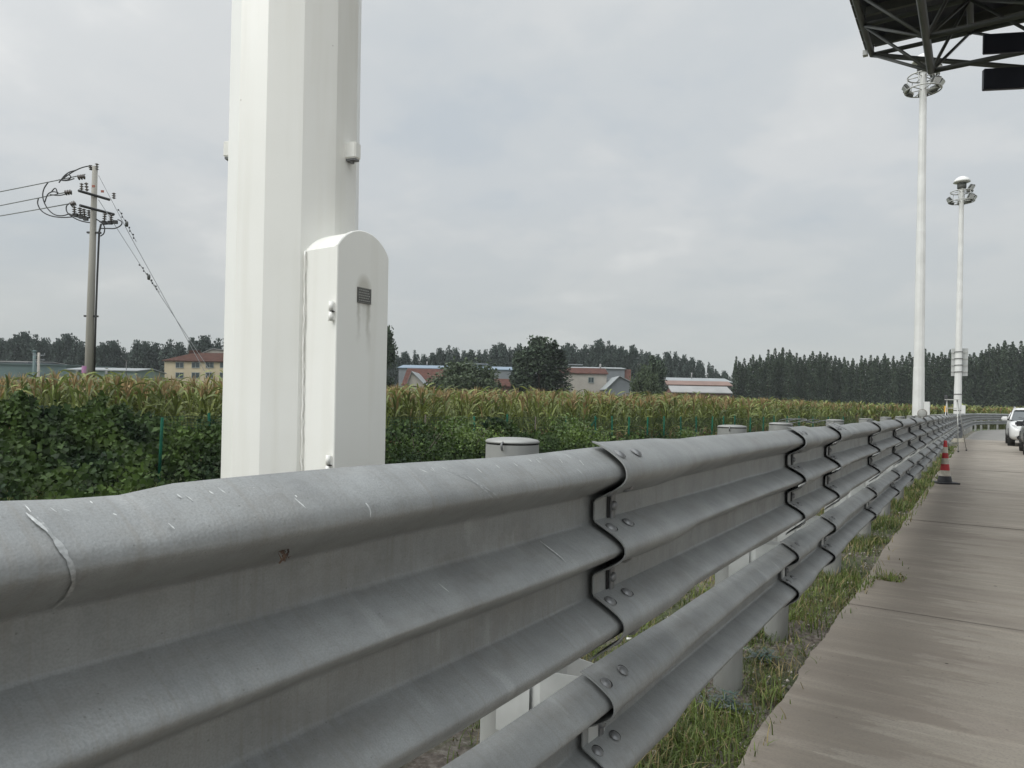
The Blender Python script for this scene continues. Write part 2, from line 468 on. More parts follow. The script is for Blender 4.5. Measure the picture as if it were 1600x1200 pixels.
def pavement_mat():
    m = bpy.data.materials.new('broomed_concrete')
    m.use_nodes = True
    t = m.node_tree
    b = t.nodes['Principled BSDF']
    b.inputs['Roughness'].default_value = 0.85
    b.inputs['Specular IOR Level'].default_value = 0.3
    tcn = N(t, 'ShaderNodeTexCoord')

    def nz(sx, sy, sc, det=6, ro=0.6, rot=0.0):
        mp = N(t, 'ShaderNodeMapping')
        mp.inputs['Scale'].default_value = (sx, sy, 1)
        mp.inputs['Rotation'].default_value = (0, 0, rot)
        t.links.new(tcn.outputs['Object'], mp.inputs[0])
        n = N(t, 'ShaderNodeTexNoise')
        n.inputs['Scale'].default_value = sc
        n.inputs['Detail'].default_value = det
        n.inputs['Roughness'].default_value = ro
        t.links.new(mp.outputs[0], n.inputs['Vector'])
        return n.outputs[0]
    base = RAMP(t, nz(1, 1, 1.3, 8), [(0.30, (0.225, 0.200, 0.168)), (0.70, (0.300, 0.270, 0.228))])
    streak = nz(0.42, 7.0, 1.2, 5, 0.6, 0.06)
    col = MIX(t, RAMP(t, streak, [(0.44, 0.0), (0.70, 0.42)]), base, (0.185, 0.155, 0.125))
    col = MIX(t, RAMP(t, nz(0.5, 9.0, 1.6, 4, 0.5, 0.06), [(0.50, 0.0), (0.74, 0.42)]), col, (0.43, 0.39, 0.32))
    blot = nz(0.55, 1.3, 1.3, 5, 0.6)
    col = MIX(t, RAMP(t, blot, [(0.52, 0.0), (0.66, 0.60)]), col, (0.180, 0.150, 0.128))
    fine = nz(1, 1, 90, 4)
    sp = N(t, 'ShaderNodeSeparateXYZ')
    t.links.new(tcn.outputs['Object'], sp.inputs[0])
    mixn = MATH(t, 'ADD', MATH(t, 'MULTIPLY', nz(0.8, 2.6, 2.2, 7, .7), 1.1), MATH(t, 'MULTIPLY', streak, .7))
    edge = RAMP(t, MATH(t, 'ADD', MATH(t, 'MULTIPLY', sp.outputs[0], -0.55), mixn), [(0.95, 0.0), (1.35, 0.45)])
    col = MIX(t, edge, col, (0.165, 0.138, 0.112))
    col = MIX(t, RAMP(t, nz(.8, 2.2, .9, 7, .65), [(0.48, 0.0), (0.66, 0.36)]), col, (0.180, 0.155, 0.130))
    col = MIX(t, RAMP(t, nz(.5, 3.5, 2.0, 6, .7, .06), [(0.56, 0.0), (0.72, 0.25)]), col, (0.40, 0.365, 0.31))
    col = MIX(t, RAMP(t, fine, [(0.36, 0.35), (0.52, 0.0)]), col, (0.15, 0.135, 0.12))
    v = N(t, 'ShaderNodeTexVoronoi')
    v.inputs['Scale'].default_value = 3.2
    t.links.new(tcn.outputs['Object'], v.inputs['Vector'])
    col = MIX(t, RAMP(t, v.outputs['Distance'], [(0.030, 0.9), (0.042, 0.0)]), col, (0.04, 0.035, 0.03))
    v2 = N(t, 'ShaderNodeTexVoronoi')
    v2.inputs['Scale'].default_value = 9
    t.links.new(tcn.outputs['Object'], v2.inputs['Vector'])
    col = MIX(t, RAMP(t, v2.outputs['Distance'], [(0.045, 0.6), (0.06, 0.0)]), col, (0.10, 0.085, 0.075))
    t.links.new(col, b.inputs['Base Color'])
    groove = nz(1.5, 90, 1.0, 3, 0.5, 0.06)
    bp = N(t, 'ShaderNodeBump')
    bp.inputs['Strength'].default_value = 0.35
    bp.inputs['Distance'].default_value = 0.006
    t.links.new(MATH(t, 'ADD', groove, MATH(t, 'MULTIPLY', fine, 0.6)), bp.inputs['Height'])
    t.links.new(bp.outputs[0], b.inputs['Normal'])
    MATS['pavement'] = m


ground_mat()
pavement_mat()
mat('asphalt', (0.20, 0.19, 0.175), (0.15, 0.145, 0.135), scale=1.2, rough=0.9, bump=0.3, bscale=60)
mat('slab_side', (0.17, 0.155, 0.14), (0.09, 0.08, 0.07), scale=12, rough=0.95, bump=0.6)


# ------------------------------------------------------------------ object helpers
def tag(o, label=None, cat=None, group=None, kind=None):
    if label:
        o['label'] = label
    if cat:
        o['category'] = cat
    if group:
        o['group'] = group
    if kind:
        o['kind'] = kind
    return o


def thing(name, label, cat, loc=(0, 0, 0), rz=0.0, group=None):
    o = bpy.data.objects.new(name, None)
    o.empty_display_size = 0.2
    COL.objects.link(o)
    o.location = loc
    o.rotation_euler = (0, 0, rz)
    return tag(o, label, cat, group)


def link_obj(name, me, parent=None, loc=None, rot=None):
    o = bpy.data.objects.new(name, me)
    COL.objects.link(o)
    if parent is not None:
        o.parent = parent
    if loc is not None:
        o.location = loc
    if rot is not None:
        o.rotation_euler = rot
    return o


def copy_tree(o, parent=None):
    c = o.copy()
    COL.objects.link(c)
    c.parent = parent
    for ch in list(o.children):
        copy_tree(ch, c)
    return c


def smooth(me, flag=True):
    me.polygons.foreach_set('use_smooth', [flag] * len(me.polygons))


class MB:
    """collects shapes into one mesh"""

    def __init__(self):
        self.v = []
        self.f = []
        self.mi = []
        self.sm = []
        self.mats = []

    def _m(self, m):
        if m is None:
            m = self.mats[0] if self.mats else 'white_far'
        if m not in self.mats:
            self.mats.append(m)
        return self.mats.index(m)

    def add(self, verts, faces, m=None, sm=False):
        k = len(self.v)
        i = self._m(m)
        self.v += [tuple(v) for v in verts]
        for f in faces:
            self.f.append(tuple(a + k for a in f))
            self.mi.append(i)
            self.sm.append(sm)

    def box(self, c, s, m=None, rz=0.0, M=None, bev=0.0):
        hx, hy, hz = s[0] / 2, s[1] / 2, s[2] / 2
        if bev <= 0:
            vs = [Vector((x, y, z)) for x in (-hx, hx) for y in (-hy, hy) for z in (-hz, hz)]
            fs = [(0, 1, 3, 2), (4, 6, 7, 5), (0, 4, 5, 1), (2, 3, 7, 6), (0, 2, 6, 4), (1, 5, 7, 3)]
        else:
            bm = bmesh.new()
            bmesh.ops.create_cube(bm, size=1.0)
            for v in bm.verts:
                v.co = Vector((v.co.x * s[0], v.co.y * s[1], v.co.z * s[2]))
            bmesh.ops.bevel(bm, geom=list(bm.edges), offset=bev, segments=2, affect='EDGES')
            bm.verts.index_update()
            vs = [v.co.copy() for v in bm.verts]
            fs = [tuple(v.index for v in f.verts) for f in bm.faces]
            bm.free()
        T = M if M is not None else Matrix.Translation(Vector(c)) @ Matrix.Rotation(rz, 4, 'Z')
        self.add([T @ v for v in vs], fs, m, False)

    def tube(self, pts, r, m=None, seg=8, cap=True, sm=True):
        pts = [Vector(p) for p in pts]
        n = len(pts)
        rs = r if isinstance(r, (list, tuple)) else [r] * n
        vs = []
        up = None
        for i, p in enumerate(pts):
            d = (pts[min(i + 1, n - 1)] - pts[max(i - 1, 0)])
            if d.length < 1e-9:
                d = Vector((0, 0, 1))
            d.normalize()
            if up is None:
                up = Vector((0, 0, 1)) if abs(d.z) < 0.9 else Vector((1, 0, 0))
            a = d.cross(up)
            if a.length < 1e-6:
                a = d.cross(Vector((0, 1, 0)))
            a.normalize()
            b = a.cross(d).normalized()
            up = b
            for k in range(seg):
                t = 2 * math.pi * k / seg
                vs.append(p + (a * math.cos(t) + b * math.sin(t)) * rs[i])
        fs = []
        for i in range(n - 1):
            for k in range(seg):
                k2 = (k + 1) % seg
                fs.append((i * seg + k, (i + 1) * seg + k, (i + 1) * seg + k2, i * seg + k2))
        self.add(vs, fs, m, sm)
        if cap:
            k0 = len(self.v) - len(vs)
            i = self._m(m)
            self.f.append(tuple(k0 + k for k in range(seg)))
            self.mi.append(i)
            self.sm.append(False)
            self.f.append(tuple(k0 + (n - 1) * seg + (seg - 1 - k) for k in range(seg)))
            self.mi.append(i)
            self.sm.append(False)

    def lathe(self, prof, m=None, seg=24, c=(0, 0, 0), M=None, sm=True):
        vs = []
        for r, z in prof:
            for k in range(seg):
                t = 2 * math.pi * k / seg
                vs.append(Vector((r * math.cos(t), r * math.sin(t), z)))
        T = M if M is not None else Matrix.Translation(Vector(c))
        fs = []
        for i in range(len(prof) - 1):
            for k in range(seg):
                k2 = (k + 1) % seg
                fs.append((i * seg + k, i * seg + k2, (i + 1) * seg + k2, (i + 1) * seg + k))
        self.add([T @ v for v in vs], fs, m, sm)

    def prism(self, poly, a, b, m=None, axis='y'):
        """extrude a 2-D polygon (u,v) from a to b along axis"""
        def P(u, v, w):
            return {'y': (u, w, v), 'x': (w, u, v), 'z': (u, v, w)}[axis]
        n = len(poly)
        vs = [P(u, v, a) for u, v in poly] + [P(u, v, b) for u, v in poly]
        fs = [tuple(range(n)), tuple(range(2 * n - 1, n - 1, -1))]
        fs += [(i, i + n, (i + 1) % n + n, (i + 1) % n) for i in range(n)]
        self.add(vs, fs, m, False)

    def build(self, name, parent=None, loc=None, rot=None, recalc=True):
        me = bpy.data.meshes.new(name)
        me.from_pydata([tuple(v) for v in self.v], [], self.f)
        for m in self.mats:
            me.materials.append(MATS[m])
        me.polygons.foreach_set('material_index', self.mi)
        me.polygons.foreach_set('use_smooth', self.sm)
        if recalc:
            bm = bmesh.new()
            bm.from_mesh(me)
            bmesh.ops.recalc_face_normals(bm, faces=list(bm.faces))
            bm.to_mesh(me)
            bm.free()
        me.update()
        return link_obj(name, me, parent, loc, rot)


def np_mesh(name, V, Fs, mats, MI=None, sm=False):
    """V (n,3); Fs list of (m,k) index arrays; MI list of material indices arrays"""
    me = bpy.data.meshes.new(name)
    me.vertices.add(len(V))
    me.vertices.foreach_set('co', np.asarray(V, dtype=np.float32).ravel())
    nl = sum(f.size for f in Fs)
    npol = sum(len(f) for f in Fs)
    me.loops.add(nl)
    me.loops.foreach_set('vertex_index', np.concatenate([f.ravel() for f in Fs]).astype(np.int32))
    me.polygons.add(npol)
    tot = np.concatenate([np.full(len(f), f.shape[1], dtype=np.int32) for f in Fs])
    st = np.concatenate([[0], np.cumsum(tot)[:-1]]).astype(np.int32)
    me.polygons.foreach_set('loop_start', st)
    me.polygons.foreach_set('loop_total', tot)
    if MI is not None:
        me.polygons.foreach_set('material_index', np.concatenate(MI).astype(np.int32))
    for m in mats:
        me.materials.append(MATS[m])
    me.update(calc_edges=True)
    if sm:
        smooth(me)
    return me


def fnoise(x, y, s=1.0, seed=0):
    """cheap smooth 2-D noise in -1..1, numpy"""
    x = np.asarray(x, float) * s
    y = np.asarray(y, float) * s
    out = 0
    rg = np.random.default_rng(seed + 100)
    for k in range(6):
        a = rg.uniform(0, 2 * np.pi)
        f = rg.uniform(0.6, 2.2)
        ph = rg.uniform(0, 6.28)
        out = out + np.sin((x * np.cos(a) + y * np.sin(a)) * f * 2 + ph + 1.3 * np.sin(y * f * np.cos(a + 1) + ph))
    return out / 3.2


# ------------------------------------------------------------------ road line
# lateral position of the post line: straight, then bending to the right
PL = -1.05
_y, _x, _h = 30.0, 0.0, 0.0
RY, RX, RH = [-60.0, 30.0], [0.0, 0.0], [0.0, 0.0]
ds = 0.5
while _y < 140 and len(RY) < 400:
    if _y < 60:
        _h += ds / 950.0
    elif _h < R(66):
        _h += ds / 33.0
    _x += math.sin(_h) * ds
    _y += math.cos(_h) * ds
    RY.append(_y)
    RX.append(_x)
    RH.append(_h)
RS = [0.0]
for i in range(1, len(RY)):
    RS.append(RS[-1] + math.hypot(RY[i] - RY[i - 1], RX[i] - RX[i - 1]))
RS = np.array(RS) - 60.0          # arc length equals y on the straight


def rail_frame(s):
    """point on the post line and heading at arc length s"""
    return (float(np.interp(s, RS, RX)) + PL, float(np.interp(s, RS, RY)), float(np.interp(s, RS, RH)))


def rp(s, out, z):
    """point at arc length s, 'out' metres towards the road from the post line"""
    x, y, h = rail_frame(s)
    return Vector((x + out * math.cos(h), y - out * math.sin(h), z))


def gz(x, y):
    """ground height"""
    xr = np.interp(y, RY, RX) + PL
    d = xr - np.asarray(x, float)
    t = np.clip((d - 1.6) / 6.0, 0, 1)
    z = -0.55 * t * t * (3 - 2 * t)
    z = z + 0.015 * fnoise(x, y, 1.2, 3) * np.clip(1.2 - np.abs(d) * 0.02, 0, 1)
    return z


# ground sheet
def axis(lo, hi, cuts):
    pts = []
    for a, b, st in cuts:
        pts += list(np.arange(a, b, st))
    return np.array([lo] + pts + [hi])


gx = axis(-2500, 2500, [(-1800, -200, 200), (-200, -40, 20), (-40, -14, 2), (-14, -4, .5), (-4, 3, .12), (3, 20, 2), (20, 200, 20), (200, 2200, 250)])
gy = axis(-2500, 3500, [(-1500, -100, 200), (-100, -10, 10), (-10, 0, 1), (0, 16, .12), (16, 60, 1), (60, 100, 2), (100, 300, 20), (300, 3200, 300)])
GX, GY = np.meshgrid(gx, gy, indexing='ij')
GZ = gz(GX, GY)
fine = (np.abs(GX + 1) < 4) & (GY > 0) & (GY < 16)
GZ = GZ + np.where(fine, 0.012 * fnoise(GX, GY, 7, 5) + 0.008 * RNG.normal(size=GX.shape), 0)
V = np.stack([GX, GY, GZ], -1).reshape(-1, 3)
nx_, ny_ = GX.shape
idx = np.arange(nx_ * ny_).reshape(nx_, ny_)
F = np.stack([idx[:-1, :-1], idx[1:, :-1], idx[1:, 1:], idx[:-1, 1:]], -1).reshape(-1, 4)
g = link_obj('ground', np_mesh('ground', V, [F], ['ground'], sm=True))
tag(g, kind='structure')

# concrete pavement: slab with a ragged kerbless edge
SLAB = 0.08
EDGE = 0.30        # edge lies this far to the road side of the post line


def strip(name, s0, s1, step, out0, out1, z, m, side=True, jag=0.0, nu=8):
    ss = np.arange(s0, s1 + 1e-6, step)
    vs, fs = [], []
    us = [0.0, 0.02, 0.3, 0.9, 2.5, 6, 14, 34][:nu]
    k = len(us)
    for s in ss:
        j = jag * (float(fnoise(s, 0, 1.5, 9)) * 1.0 + float(fnoise(s, 3, 17, 8)) * 0.3 + random.uniform(-.16, .16))
        for u in us:
            o = out0 + j * max(0, 1 - u * 3) + u * (out1 - out0) / us[-1]
            p = rp(s, o, z)
            vs.append(p)
    for i in range(len(ss) - 1):
        for c in range(k - 1):
            fs.append((i * k + c, i * k + c + 1, (i + 1) * k + c + 1, (i + 1) * k + c))
    mb = MB()
    mb.mats.append(m)
    mb.add(vs, fs, m)
    if side:
        low = []
        for i in range(len(ss)):
            v = vs[i * k]
            low += [v, (v[0], v[1], -0.25)]
        mb.add(low, [(2 * i, 2 * i + 2, 2 * i + 3, 2 * i + 1) for i in range(len(ss) - 1)], 'slab_side')
    o = mb.build(name)
    tag(o, kind='structure')
    return o


strip('pavement', -8, 5.48, 0.03, EDGE, 34.3, SLAB, 'pavement', True, 0.014)
for k_, (a_, b_) in enumerate(((5.495, 10.20), (10.212, 15.00), (15.012, 20.0), (20.012, 25.0), (25.012, 30.0), (30.012, 36.0), (36.012, 42.0))):
    strip('pavement', a_, b_, 0.05, EDGE, 34.3, SLAB - 0.004 + (0.002 if k_ % 2 else 0), 'pavement', True, 0.014)
strip('road', 42.01, 125, 1.0, EDGE + 0.1, 16.3, SLAB - 0.008, 'asphalt', True, 0.02, 8)
mb = MB()
for a, b, s in ((2.0, 9.5, 44.5), (2.6, 9.5, 47.3)):
    mb.add([rp(s, a, SLAB), rp(s, b, SLAB), rp(s + .35, b, SLAB), rp(s + .35, a, SLAB)], [(0, 1, 2, 3)], 'marking')
tag(mb.build('road_markings'), kind='structure')


# ------------------------------------------------------------------ guardrail
def chaikin(p, n):
    for _ in range(n):
        q = [p[0]]
        for a, b in zip(p[:-1], p[1:]):
            q.append((a[0] * .75 + b[0] * .25, a[1] * .75 + b[1] * .25))
            q.append((a[0] * .25 + b[0] * .75, a[1] * .25 + b[1] * .75))
        q.append(p[-1])
        p = q
    return p


def wave_profile(waves):
    """(distance below the top edge, depth) of a wave beam"""
    D = 0.083
    pts = [(0.0, 0.002), (0.010, 0.030), (0.034, 0.068)]
    cr = CREST[waves]
    for w, c in enumerate(cr):
        pts += [(c - 0.011, D), (c + 0.011, D)]
        if w < waves - 1:
            m = (c + cr[w + 1]) / 2
            pts += [(m - 0.037, 0.006), (m - 0.032, 0.001), (m - 0.027, 0.0), (m + 0.027, 0.0), (m + 0.032, 0.001), (m + 0.037, 0.006)]
    c = cr[-1]
    e = BOT[waves]
    pts += [(c + (e - c) * .45, 0.056), (c + (e - c) * .75, 0.026), (e, 0.002)]
    return pts


CREST = {3: (0.061, 0.238, 0.415), 2: (0.058, 0.228)}
BOT = {3: 0.492, 2: 0.298}
UPTOP, LOTOP = 1.339, 0.786
VALLEY = 0.273
LVAL = 0.253              # valley plane, metres to the road side of the post line
PROF3 = wave_profile(3)
PROF2 = wave_profile(2)
_dense = {}
for nm, pr in (('3', PROF3), ('2', PROF2)):
    _dense[nm] = chaikin(pr, 3)
    _dense[nm + 'lo'] = chaikin(pr, 1)

joints = [-4.55, -2.50, -0.45, 1.60, 3.65, 4.68]
while joints[-1] < 104:
    joints.append(joints[-1] + 2.05)


def lap_off(S_, s0, h):
    """how far the sheet stands off the base profile: it rides over the beam before it"""
    u = S_ - s0
    k_ = min(max((u - .36) / .25, 0), 1)
    lap = 0.0125 * (1 - k_ * k_ * (3 - 2 * k_)) if s0 > -6 else 0
    lap += 0.005 * max(0, 1 - u / .04)
    return lap + 0.0020 * math.sin(3.1 * S_ + .7 + h * 6) + 0.0012 * math.sin(7.7 * S_ + 2.1 + h * 11)


def beam_mesh(name, kind, s0, s1, seed):
    near = s0 < 12
    pr = _dense[kind] if near else _dense[kind + 'lo']
    top = UPTOP if kind == '3' else LOTOP
    L = s1 - s0
    if near:
        ss = sorted(set([0, .01, .03, .08, .14, .22, .3, .36, .42, .5, .6] + list(np.arange(.7, L - .05, .06)) + [L]))
    else:
        ss = [0, .05, .3, .5, L * .6, L]
    ss = [s for s in ss if s <= L + 1e-6]
    # profile normals
    n = len(pr)
    nor = []
    for i in range(n):
        a, b = pr[max(i - 1, 0)], pr[min(i + 1, n - 1)]
        dh, dd = b[0] - a[0], b[1] - a[1]
        l = math.hypot(dh, dd)
        nor.append((-dd / l, dh / l))      # (down component, out component)
    vs, uvs = [], []
    arc = [0]
    for i in range(1, n):
        arc.append(arc[-1] + math.hypot(pr[i][0] - pr[i - 1][0], pr[i][1] - pr[i - 1][1]))
    rg = random.Random(seed)
    ph = [rg.uniform(0, 6.3) for _ in range(6)]
    tilt = rg.uniform(-.004, .004)
    for side in (0, 1):
        for s in ss:
            S_ = s0 + s
            for i in range(n):
                h, d = pr[i]
                off = lap_off(S_, s0, h)
                dz = 0.0018 * math.sin(2.3 * S_ + 1.0) + 0.0006 * math.sin(9 * S_ + .4)
                if kind == '3' and i < n // 4 and -0.6 < S_ < 0.75:
                    k = (1 - i / (n / 4))
                    bump = 0.0032 / (1 + math.exp((S_ - 0.375) * 38))
                    dz -= bump * k
                    off -= 0.010 * k * math.exp(-((S_ - .39) / .05) ** 2)
                nd, no = nor[i]
                t = 0.0035 * side
                out = (VALLEY if kind[0] == '3' else LVAL) + d + off * no - t * no
                down = h + off * nd - t * nd
                vs.append(rp(S_, out, top - down + dz))
                uvs.append((S_ + rg_off(seed), arc[i]))
    fs = []
    m = len(ss)
    for side in (0, 1):
        b = side * m * n
        for a in range(m - 1):
            for i in range(n - 1):
                q = (b + a * n + i, b + a * n + i + 1, b + (a + 1) * n + i + 1, b + (a + 1) * n + i)
                fs.append(q if side == 0 else q[::-1])
    for a in range(m - 1):
        for i in (0, n - 1):
            fs.append((a * n + i, (a + 1) * n + i, m * n + (a + 1) * n + i, m * n + a * n + i))
    for a in (0, m - 1):
        for i in range(n - 1):
            fs.append((a * n + i, a * n + i + 1, m * n + a * n + i + 1, m * n + a * n + i))
    me = bpy.data.meshes.new(name)
    me.from_pydata([tuple(v) for v in vs], [], fs)
    me.materials.append(MATS['galvanised'])
    uvl = me.uv_layers.new(name='UVMap')
    li = np.zeros(len(me.loops), dtype=np.int32)
    me.loops.foreach_get('vertex_index', li)
    uvl.data.foreach_set('uv', np.array(uvs, dtype=np.float32)[li].ravel())
    bm = bmesh.new()
    bm.from_mesh(me)
    bmesh.ops.recalc_face_normals(bm, faces=list(bm.faces))
    bm.to_mesh(me)
    bm.free()
    smooth(me)
    me.update()
    try:
        me.set_sharp_from_angle(angle=R(50))
    except Exception:
        pass
    return me


def rg_off(seed):
    return (seed * 7.31) % 50


def prof_point(kind, h_down):
    pr = _dense[kind]
    hs = [p[0] for p in pr]
    d = float(np.interp(h_down, hs, [p[1] for p in pr]))
    d2 = float(np.interp(h_down + .004, hs, [p[1] for p in pr]))
    d1 = float(np.interp(h_down - .004, hs, [p[1] for p in pr]))
    slope = (d2 - d1) / .008
    return d, slope


# shared small parts
def make_bolt_mesh():
    mb = MB()
    mb.mats.append('bolt_metal')
    prof = [(0.0, 0.0070), (0.005, 0.0068), (0.010, 0.0056), (0.014, 0.003), (0.0160, 0.0)]
    M = Matrix.Diagonal((1.0, 1.0, 1.0, 1.0))
    mb.lathe(prof, 'bolt_metal', 14, M=M)
    # dark slotted hole under the head; its thin rim paints the head's shadow
    ring = []
    for k in range(20):
        t = 2 * math.pi * k / 20
        ring.append((0.0165 * math.cos(t) + (0.004 if math.cos(t) > 0 else 0.0), 0.0150 * math.sin(t), 0.0008))
    mb.add(ring, [tuple(range(20))], 'dark_hole')
    me = mb.build('bolt').data
    return me


_tmp = make_bolt_mesh()
BOLT = _tmp
for o in list(COL.objects):
    if o.data == _tmp:
        bpy.data.objects.remove(o)
mb = MB()
mb.mats.append('bolt_metal')
mb.box((0, 0, 0.004), (0.026, 0.066, 0.005), 'bolt_metal', bev=0.0015)
mb.box((-0.010, 0, 0.0012), (0.030, 0.080, 0.0010), 'dark_hole')
mb.lathe([(0, .016), (.008, .015), (.012, .011), (.012, .006)], 'bolt_metal', 12)
_o = mb.build('washer')
WASHER = _o.data
bpy.data.objects.remove(_o)


def cap_post_mesh():
    mb = MB()
    mb.mats.append('galvanised_post')
    mb.lathe([(0.0715, -0.3), (0.0715, 1.333)], 'galvanised_post', 32)
    return mb


def post_cap_mesh():
    mb = MB()
    mb.lathe([(0.0695, 1.328), (0.0695, 1.3345)], 'dark_hole', 32)
    mb.lathe([(0.0715, 1.334), (0.0728, 1.3355), (0.0728, 1.338), (0.068, 1.342), (0.045, 1.3460), (0.0, 1.3475)], 'galvanised_post', 32)
    mb.tube([(0.060, -0.046, 1.338), (0.066, -0.052, 1.333), (0.064, -0.050, 1.322), (0.058, -0.047, 1.318)], 0.003, 'bolt_metal', 6)
    return mb


guard = thing('guardrail', 'long grey galvanised wave-beam guardrail on round posts running beside the concrete lane', 'guardrail', (0, 0, 0))
_p = cap_post_mesh().build('post')
POST = _p.data
bpy.data.objects.remove(_p)
_p = post_cap_mesh().build('post_cap')
CAPM = _p.data
bpy.data.objects.remove(_p)


def block_mesh(h, wide=0.10):
    """hexagonal steel spacer tube, open at top, saddle cut round the post"""
    mb = MB()
    mb.mats.append('galvanised_block')
    x0, x1 = 0.045, VALLEY - 0.004
    xm = x0 + 0.10
    poly = [(x0, -wide * .42), (xm, -wide * .72), (x1, -wide * .45), (x1, wide * .45), (xm, wide * .72), (x0, wide * .42)]
    inn = [(x * .985 + .0022, y * .95) for x, y in poly]
    n = 6
    vs = []
    for z, pl in ((0, poly), (h, poly), (h, inn), (0, inn)):
        for i, (x, y) in enumerate(pl):
            vs.append((x, y, z))
    fs = []
    for l in range(4):
        for i in range(n):
            j = (i + 1) % n
            a, b = l * n, ((l + 1) % 4) * n
            fs.append((a + i, a + j, b + j, b + i))
    mb.add(vs, fs, 'galvanised_block')
    # saddle strap round the post, dips in the middle
    for sg in (-1, 1):
        pts = []
        for k in range(9):
            t = k / 8
            pts.append((x0 - .03 + .10 * t, sg * (0.0735), h * .75 + .045 * (2 * t - 1) ** 2))
        lo = [(p[0], p[1], 0.02) for p in pts]
        mb.add(pts + lo, [(i, i + 1, i + 10, i + 9) for i in range(8)], 'galvanised_block')
    return mb


_p = block_mesh(0.20).build('spacer_block')
BLOCK = _p.data
bpy.data.objects.remove(_p)
_p = block_mesh(0.30).build('spacer_block')
BLOCK3 = _p.data
bpy.data.objects.remove(_p)

bidx = 0
for ji, s in enumerate(joints):
    x, y, h = rail_frame(s)
    lean = random.uniform(-.008, .008)
    po = link_obj('post', POST, guard, (x, y, random.uniform(-.004, .004)), (lean * .5, lean, -h + random.uniform(-.6, .6)))
    if s < 40:
        link_obj('post_cap', CAPM, po, (0, 0, 0.003), (0, 0, -.3))
    gz_ = random.uniform(-.004, .004)
    if s < 45:
        link_obj('spacer_block', BLOCK, guard, (x, y, 0.575 + gz_), (0, 0, -h))
        link_obj('spacer_block', BLOCK3, guard, (x, y, 0.90 + gz_), (0, 0, -h))
    if ji + 1 >= len(joints):
        break
    s1 = joints[ji + 1] + .24 if ji + 2 < len(joints) else joints[ji + 1]
    for kind, nm in (('3', 'upper_beam'), ('2', 'lower_beam')):
        b = link_obj(nm, beam_mesh(nm, kind, s - .08, s1, ji * 2 + int(kind)), guard)
        if -1 < s < 14:
            top = UPTOP if kind == '3' else LOTOP
            waves = int(kind)
            for w in range(waves):
                c = CREST[waves][w]
                vl = VALLEY if kind == '3' else LVAL
                for du in (-.034, .036):
                    for so in (-.046, .052):
                        hd = c + du
                        d, sl = prof_point(kind, hd)
                        nrm = Vector((math.cos(h), -math.sin(h), 0)) + Vector((0, 0, sl))
                        nrm.normalize()
                        p = rp(s + so + (.006 if du > 0 else 0.0), vl + d, top - hd) + nrm * (lap_off(s + so, s - .08, hd) + .0008)
                        q = nrm.to_track_quat('Z', 'Y')
                        bo = link_obj('bolt', BOLT, b, p)
                        bo.rotation_euler = (q.to_matrix() @ Matrix.Rotation(random.uniform(-.4, .4), 3, 'Z')).to_euler()
            for w in range(waves - 1):
                hd = (CREST[waves][w] + CREST[waves][w + 1]) / 2
                p = rp(s + .02, vl + lap_off(s + .02, s - .08, hd) + .001, top - hd)
                q = Vector((math.cos(h), -math.sin(h), 0)).to_track_quat('Z', 'Y')
                M3 = Matrix(((0, 0, 1), (1, 0, 0), (0, 1, 0)))      # local x -> along, y -> up, z -> out
                rotm = Matrix.Rotation(-h, 3, 'Z') @ M3
                link_obj('bolt_plate', WASHER, b, p, rotm.to_euler())
        if kind == '3' and ji == 2:
            near_beam = b


# scratches and scuffs on the near beam (shapes of their own, laid on the steel)
def off_at(s, h):
    return lap_off(s, -.45 - .08, h)


def scratch_strip(mb, s0, h0, s1, h1, w, m, bow=0.0, steps=10):
    ptsL, ptsR = [], []
    for k in range(steps + 1):
        t = k / steps
        s = s0 + (s1 - s0) * t + bow * math.sin(math.pi * t)
        h = h0 + (h1 - h0) * t
        ww = w * (math.sin(math.pi * min(max(t, .04), .96)) ** .6) * random.uniform(.85, 1.1)
        d, sl = prof_point('3', h)
        ph = rp(s - ww / 2, VALLEY + d, UPTOP - h)
        d2, _ = prof_point('3', h)
        n = Vector((1, 0, sl)).normalized() * (0.0008 + off_at(s, h))
        ptsL.append(ph + n)
        ptsR.append(rp(s + ww / 2, VALLEY + d, UPTOP - h) + n)
    vs = ptsL + ptsR
    k = steps + 1
    mb.add(vs, [(i, i + 1, i + 1 + k, i + k) for i in range(steps)], m, True)


# ------------------------------------------------------------------ white high mast (near)
def mast_xy():
    return (-2.19, 1.80)


